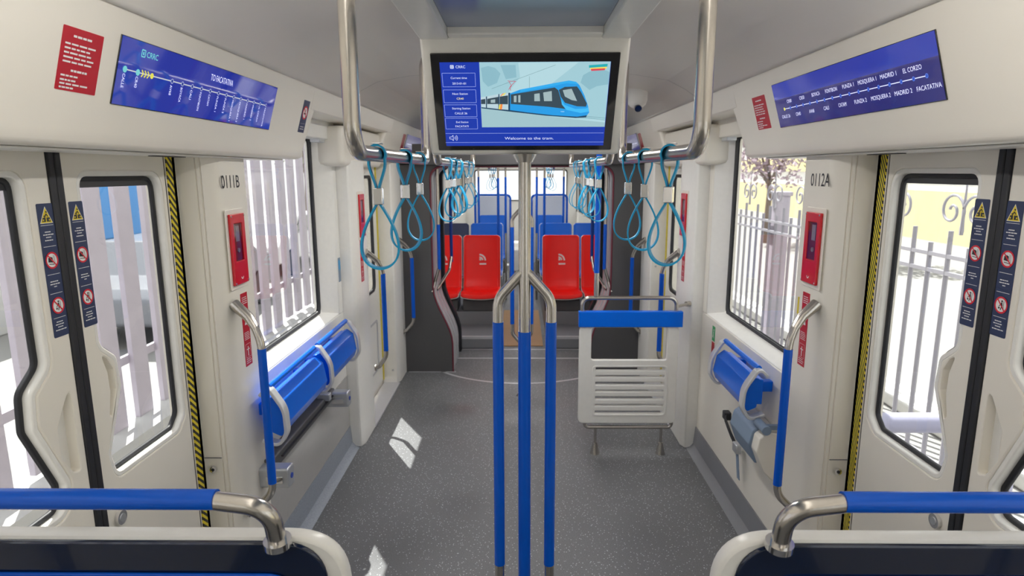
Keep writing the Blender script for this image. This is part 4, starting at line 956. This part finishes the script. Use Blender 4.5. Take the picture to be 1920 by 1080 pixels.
MB().plate([rrect(-.94, .94, 1.21, 1.82, .05)], facing(0, 12.99, 0), -.004, 0).build('pane', GLASS, w_)
t = thing('destination_sign', 'dark sign band with an orange lit strip high above the far aisle', 'sign', (0, 9.9, 1.86))
MB().box(-1.14, 1.14, 9.85, 9.98, 1.86, 2.08).build('housing', DARK, t)
MB().rect(facing(0, 9.85, 1.95), -.10, .30, -.012, .012, .003).build('lit_strip', em('orange_led', (1.0, .25, .05), 1.5), t, smooth=0)
tag(MB().box(-.22, .22, 11.2, 12.6, 0, .42).build('white_cover', WHITE, bevel=.03), 'white plastic covered block at the far end of the aisle', 'cover')

# ------------------------------------------------------------------ outside
ASPH = mat('pale_concrete', (.29, .286, .28), .8, noise=(3, .08))
struct(MB().box(-60, -2.55, -30, 60, -.75, -.7).build('ground', ASPH)); struct(MB().box(-2.55, 60, -30, 60, -.47, -.42).build('ground', ASPH))
LIL = mat('lilac_grey_paint', (.46, .42, .49), .5, noise=(8, .12))
IRON = mat('grey_iron_paint', (.36, .35, .40), .5)
t = thing('slat_fence', 'fence of wide lilac grey upright slats outside the left windows', 'fence', (-2.8, 4, -.45))
MB().box(-3.0, -2.60, -6, 22, -.74, .04).build('kerb_wall', mat('light_kerb_concrete', (.50, .50, .50), .8), t)
sl = None
random.seed(3)
for i in range(66):
    y = -5.2+i*.33
    if sl is None:
        sl = MB().box(-2.83, -2.79, y-.085, y+.085, .05, 2.55).build('slat', LIL, t, bevel=.004)
        y00 = y
    else:
        c = sl.copy(); COL.objects.link(c); c.parent = t; c.location = (random.uniform(-.01, .01), y-y00, random.uniform(-.03, .03)); c.rotation_euler = (random.uniform(-.003, .003), 0, 0)
for z in (.45, 2.25): MB().box(-2.86, -2.83, -6, 17, z, z+.06).build('rail', LIL, t)
t = thing('iron_fence', 'grey wrought iron railing with scrolls on top outside the right windows', 'fence', (3.0, 5, -.42))
pk = None
for i in range(90):
    y = -3.2+i*.2
    big = i % 2 == 0
    if pk is None:
        pk = MB().cyl((3, y, -.42), (3, y, 1.38), .017, n=8).build('picket', IRON, t); y00 = y
    else:
        c = pk.copy(); COL.objects.link(c); c.parent = t; c.location = (0, y-y00, -.10 if not big else 0)
for z in (1.20, 1.08, -.30): MB().box(2.985, 3.015, -4, 15, z-.014, z+.014).build('rail', IRON, t)
sc0 = None
for i in range(22):
    y = -2.9+i*.8
    if sc0 is None:
        m = MB()
        for e in (-1, 1):
            pts = []
            for k in range(30):
                q = k/29; a = q*2.9*PI; r = .105*(1-q)+.02; pts.append((3, y+e*(.12-r*math.cos(a)*1.0), 1.52+r*math.sin(a)*1.0))
            pts = [(3, y+e*.01, 1.38)]+pts
            m.tube(pts, .010, 6)
        m.tube([(3, y, 1.36), (3, y, 1.80)], lambda q: .014-.010*q, 6)
        sc0 = m.build('scroll', IRON, t, smooth=60); y00 = y
    else:
        c = sc0.copy(); COL.objects.link(c); c.parent = t; c.location = (0, y-y00, 0)
for y, n in ((7.6, 'seen through the right bay window'), (1.5, 'level with the near right door'), (13.5, 'far down the track')):
    t = thing('fence_post', 'thick square lilac grey fence post %s' % n, 'post', (3.0, y, -.42), 'square fence posts')
    MB().box(3.04, 3.20, y-.08, y+.08, -.42, 1.50).build('shaft', LIL, t, bevel=.006); MB().box(3.035, 3.22, y-.10, y+.10, 1.50, 1.55).build('cap', LIL, t, bevel=.01)
t = thing('lilac_bar', 'low lilac pipe close outside the right door', 'barrier', (2.1, 3.2, -.42))  # lilac bar across the lower door glass, modelled as a pipe
MB().cyl((1.55, 3.25, .44), (2.75, 3.25, .44), .055).build('pipe', mat('lilac_pipe', (.42, .42, .58), .4), t)
for x in (1.62, 2.68): MB().cyl((x, 3.25, -.42), (x, 3.25, .44), .04).build('leg', mat('lilac_pipe', (.42, .42, .58), .4), t)
tag(MB().box(3.5, 3.8, -6, 30, -.42, -.30).build('kerb', WHITE, bevel=.02), 'white painted kerb beyond the iron railing', 'kerb')
YW = mat('yellow_wall_paint', (.66, .58, .32), .7, noise=(2, .1))
t = thing('building', 'low yellow and white building across the road on the right', 'building', (14, 20, -.42))
m = MB(); m.box(13, 17, -8, 45, -.42, 1.15); m.build('yellow_base', YW, t)
MB().box(13.05, 17, -8, 45, 1.15, 1.75).build('white_band', WHITE, t); MB().box(12.9, 17, -8, 45, 1.75, 2.4).build('yellow_band', YW, t); MB().box(13.1, 17, -8, 45, 2.4, 4.2).build('upper_wall', WHITE, t); MB().box(12.6, 17.2, -8, 45, 4.2, 4.4).build('roof', mat('pale_roof', (.5, .48, .45), .7), t)
LEAF = mat('dusty_leaves', (.33, .34, .22), .7, noise=(5, .5)); LEAF2 = mat('mauve_blossom', (.42, .33, .38), .7, noise=(5, .4)); BARK = mat('bark', (.20, .15, .12), .8)
def tree(x, y, zc, r, mt, lab, n=500, seed=1):
    rr = random.Random(seed); t = thing('tree', lab, 'tree', (x, y, -.42), 'trees outside')
    MB().tube([(x, y, -.42), (x+.05, y, zc*.5), (x-.05, y+.1, zc)], lambda q: .11-.06*q, 8).build('trunk', BARK, t)
    m = MB()
    for k in range(5): a = k*1.3; m.tube([(x, y, zc*.6), (x+math.cos(a)*r*.4, y+math.sin(a)*r*.4, zc), (x+math.cos(a)*r*.7, y+math.sin(a)*r*.7, zc+r*.4)], lambda q: .05-.035*q, 6)
    m.build('branches', BARK, t); m = MB()
    for k in range(n):
        v = Vector((rr.gauss(0, 1), rr.gauss(0, 1), rr.gauss(0, 1))).normalized()*r*rr.uniform(.35, 1); c = Vector((x, y, zc))+v; c.z = zc+v.z*.75
        a = Vector((rr.gauss(0, 1), rr.gauss(0, 1), rr.gauss(0, 1))).normalized(); b_ = a.orthogonal().normalized(); s_ = rr.uniform(.05, .13)
        m.add([c+a*s_, c+b_*s_*.6, c-a*s_, c-b_*s_*.6], [(0, 1, 2, 3)])
    m.build('leaves', mt, t, smooth=0)
tree(7.6, 19.5, 2.3, 1.5, LEAF2, 'mauve grey tree seen at the left of the right bay window', seed=1, n=900)
tree(7.9, 15.6, 2.5, 1.2, LEAF, 'dusty green tree seen through the right bay window', seed=2, n=800)
tree(8.6, 11.4, 2.5, 1.1, LEAF, 'dusty green tree seen through the right door glass', seed=3, n=700)
tree(-7.0, 20.5, 3.0, 1.6, LEAF, 'green tree beyond the slat fence on the left', seed=4, n=500)
# left street: parked car, blue truck, yellow awning
def car(x, y, mt, lab):
    t = thing('parked_car', lab, 'car', (x, y, -.7), 'vehicles beyond the left fence')
    pr = [(-2.1, .35), (-2.1, .75), (-1.9, .88), (-1.2, .95), (-.65, 1.42), (.75, 1.45), (1.45, .98), (2.0, .92), (2.15, .7), (2.15, .35)]
    MB().prism(fillet(pr, .1, 4), lambda q, d: (d, y+q[0], -.7+q[1]), x-.85, x+.85).build('body', mt, t, smooth=40, bevel=.04)
    gl = [(-.98, .98), (-.60, 1.36), (.70, 1.38), (1.20, 1.0)]
    MB().prism(gl, lambda q, d: (d, y+q[0], -.7+q[1]), x-.87, x+.87).build('side_windows', BLACKG, t)
    for yy in (-1.3, 1.3):
        for e in (-1, 1): MB().cyl((x+e*.70, y+yy, -.7+.32), (x+e*.88, y+yy, -.7+.32), .32, n=24).build('wheel', BLACK, t)
car(-5.9, 10.5, mat('grey_car_paint', (.20, .21, .24), .25, .3), 'grey parked car glimpsed between the fence slats')
car(-6.5, 16.5, mat('white_car_paint', (.7, .7, .72), .25), 'white parked car farther along beyond the slat fence')
t = thing('truck', 'blue box truck beyond the left slat fence', 'truck', (-11, 15, -.7), 'vehicles beyond the left fence')
MB().box(-12, -10, 13, 17.5, .2, 2.9).build('box_body', mat('truck_blue', (.05, .25, .6), .4), t, bevel=.04); MB().box(-12, -10, 17.5, 19.2, -.1, 1.8).build('cab', WHITE, t, bevel=.08)
for yy in (14, 16.8, 18.4):
    for xx in (-11.95, -10.05): MB().cyl((xx-.12, yy, -.25), (xx+.12, yy, -.25), .45, n=20).build('wheel', BLACK, t)
t = thing('kiosk', 'yellow kiosk beyond the left slat fence', 'kiosk', (-8.8, 10, -.7))
MB().box(-9.6, -8.1, 8.6, 11.3, -.7, 1.0).build('wall', WHITE, t, bevel=.02); MB().box(-9.7, -7.8, 8.4, 11.5, 1.0, 1.75).build('awning', YW, t, bevel=.02)
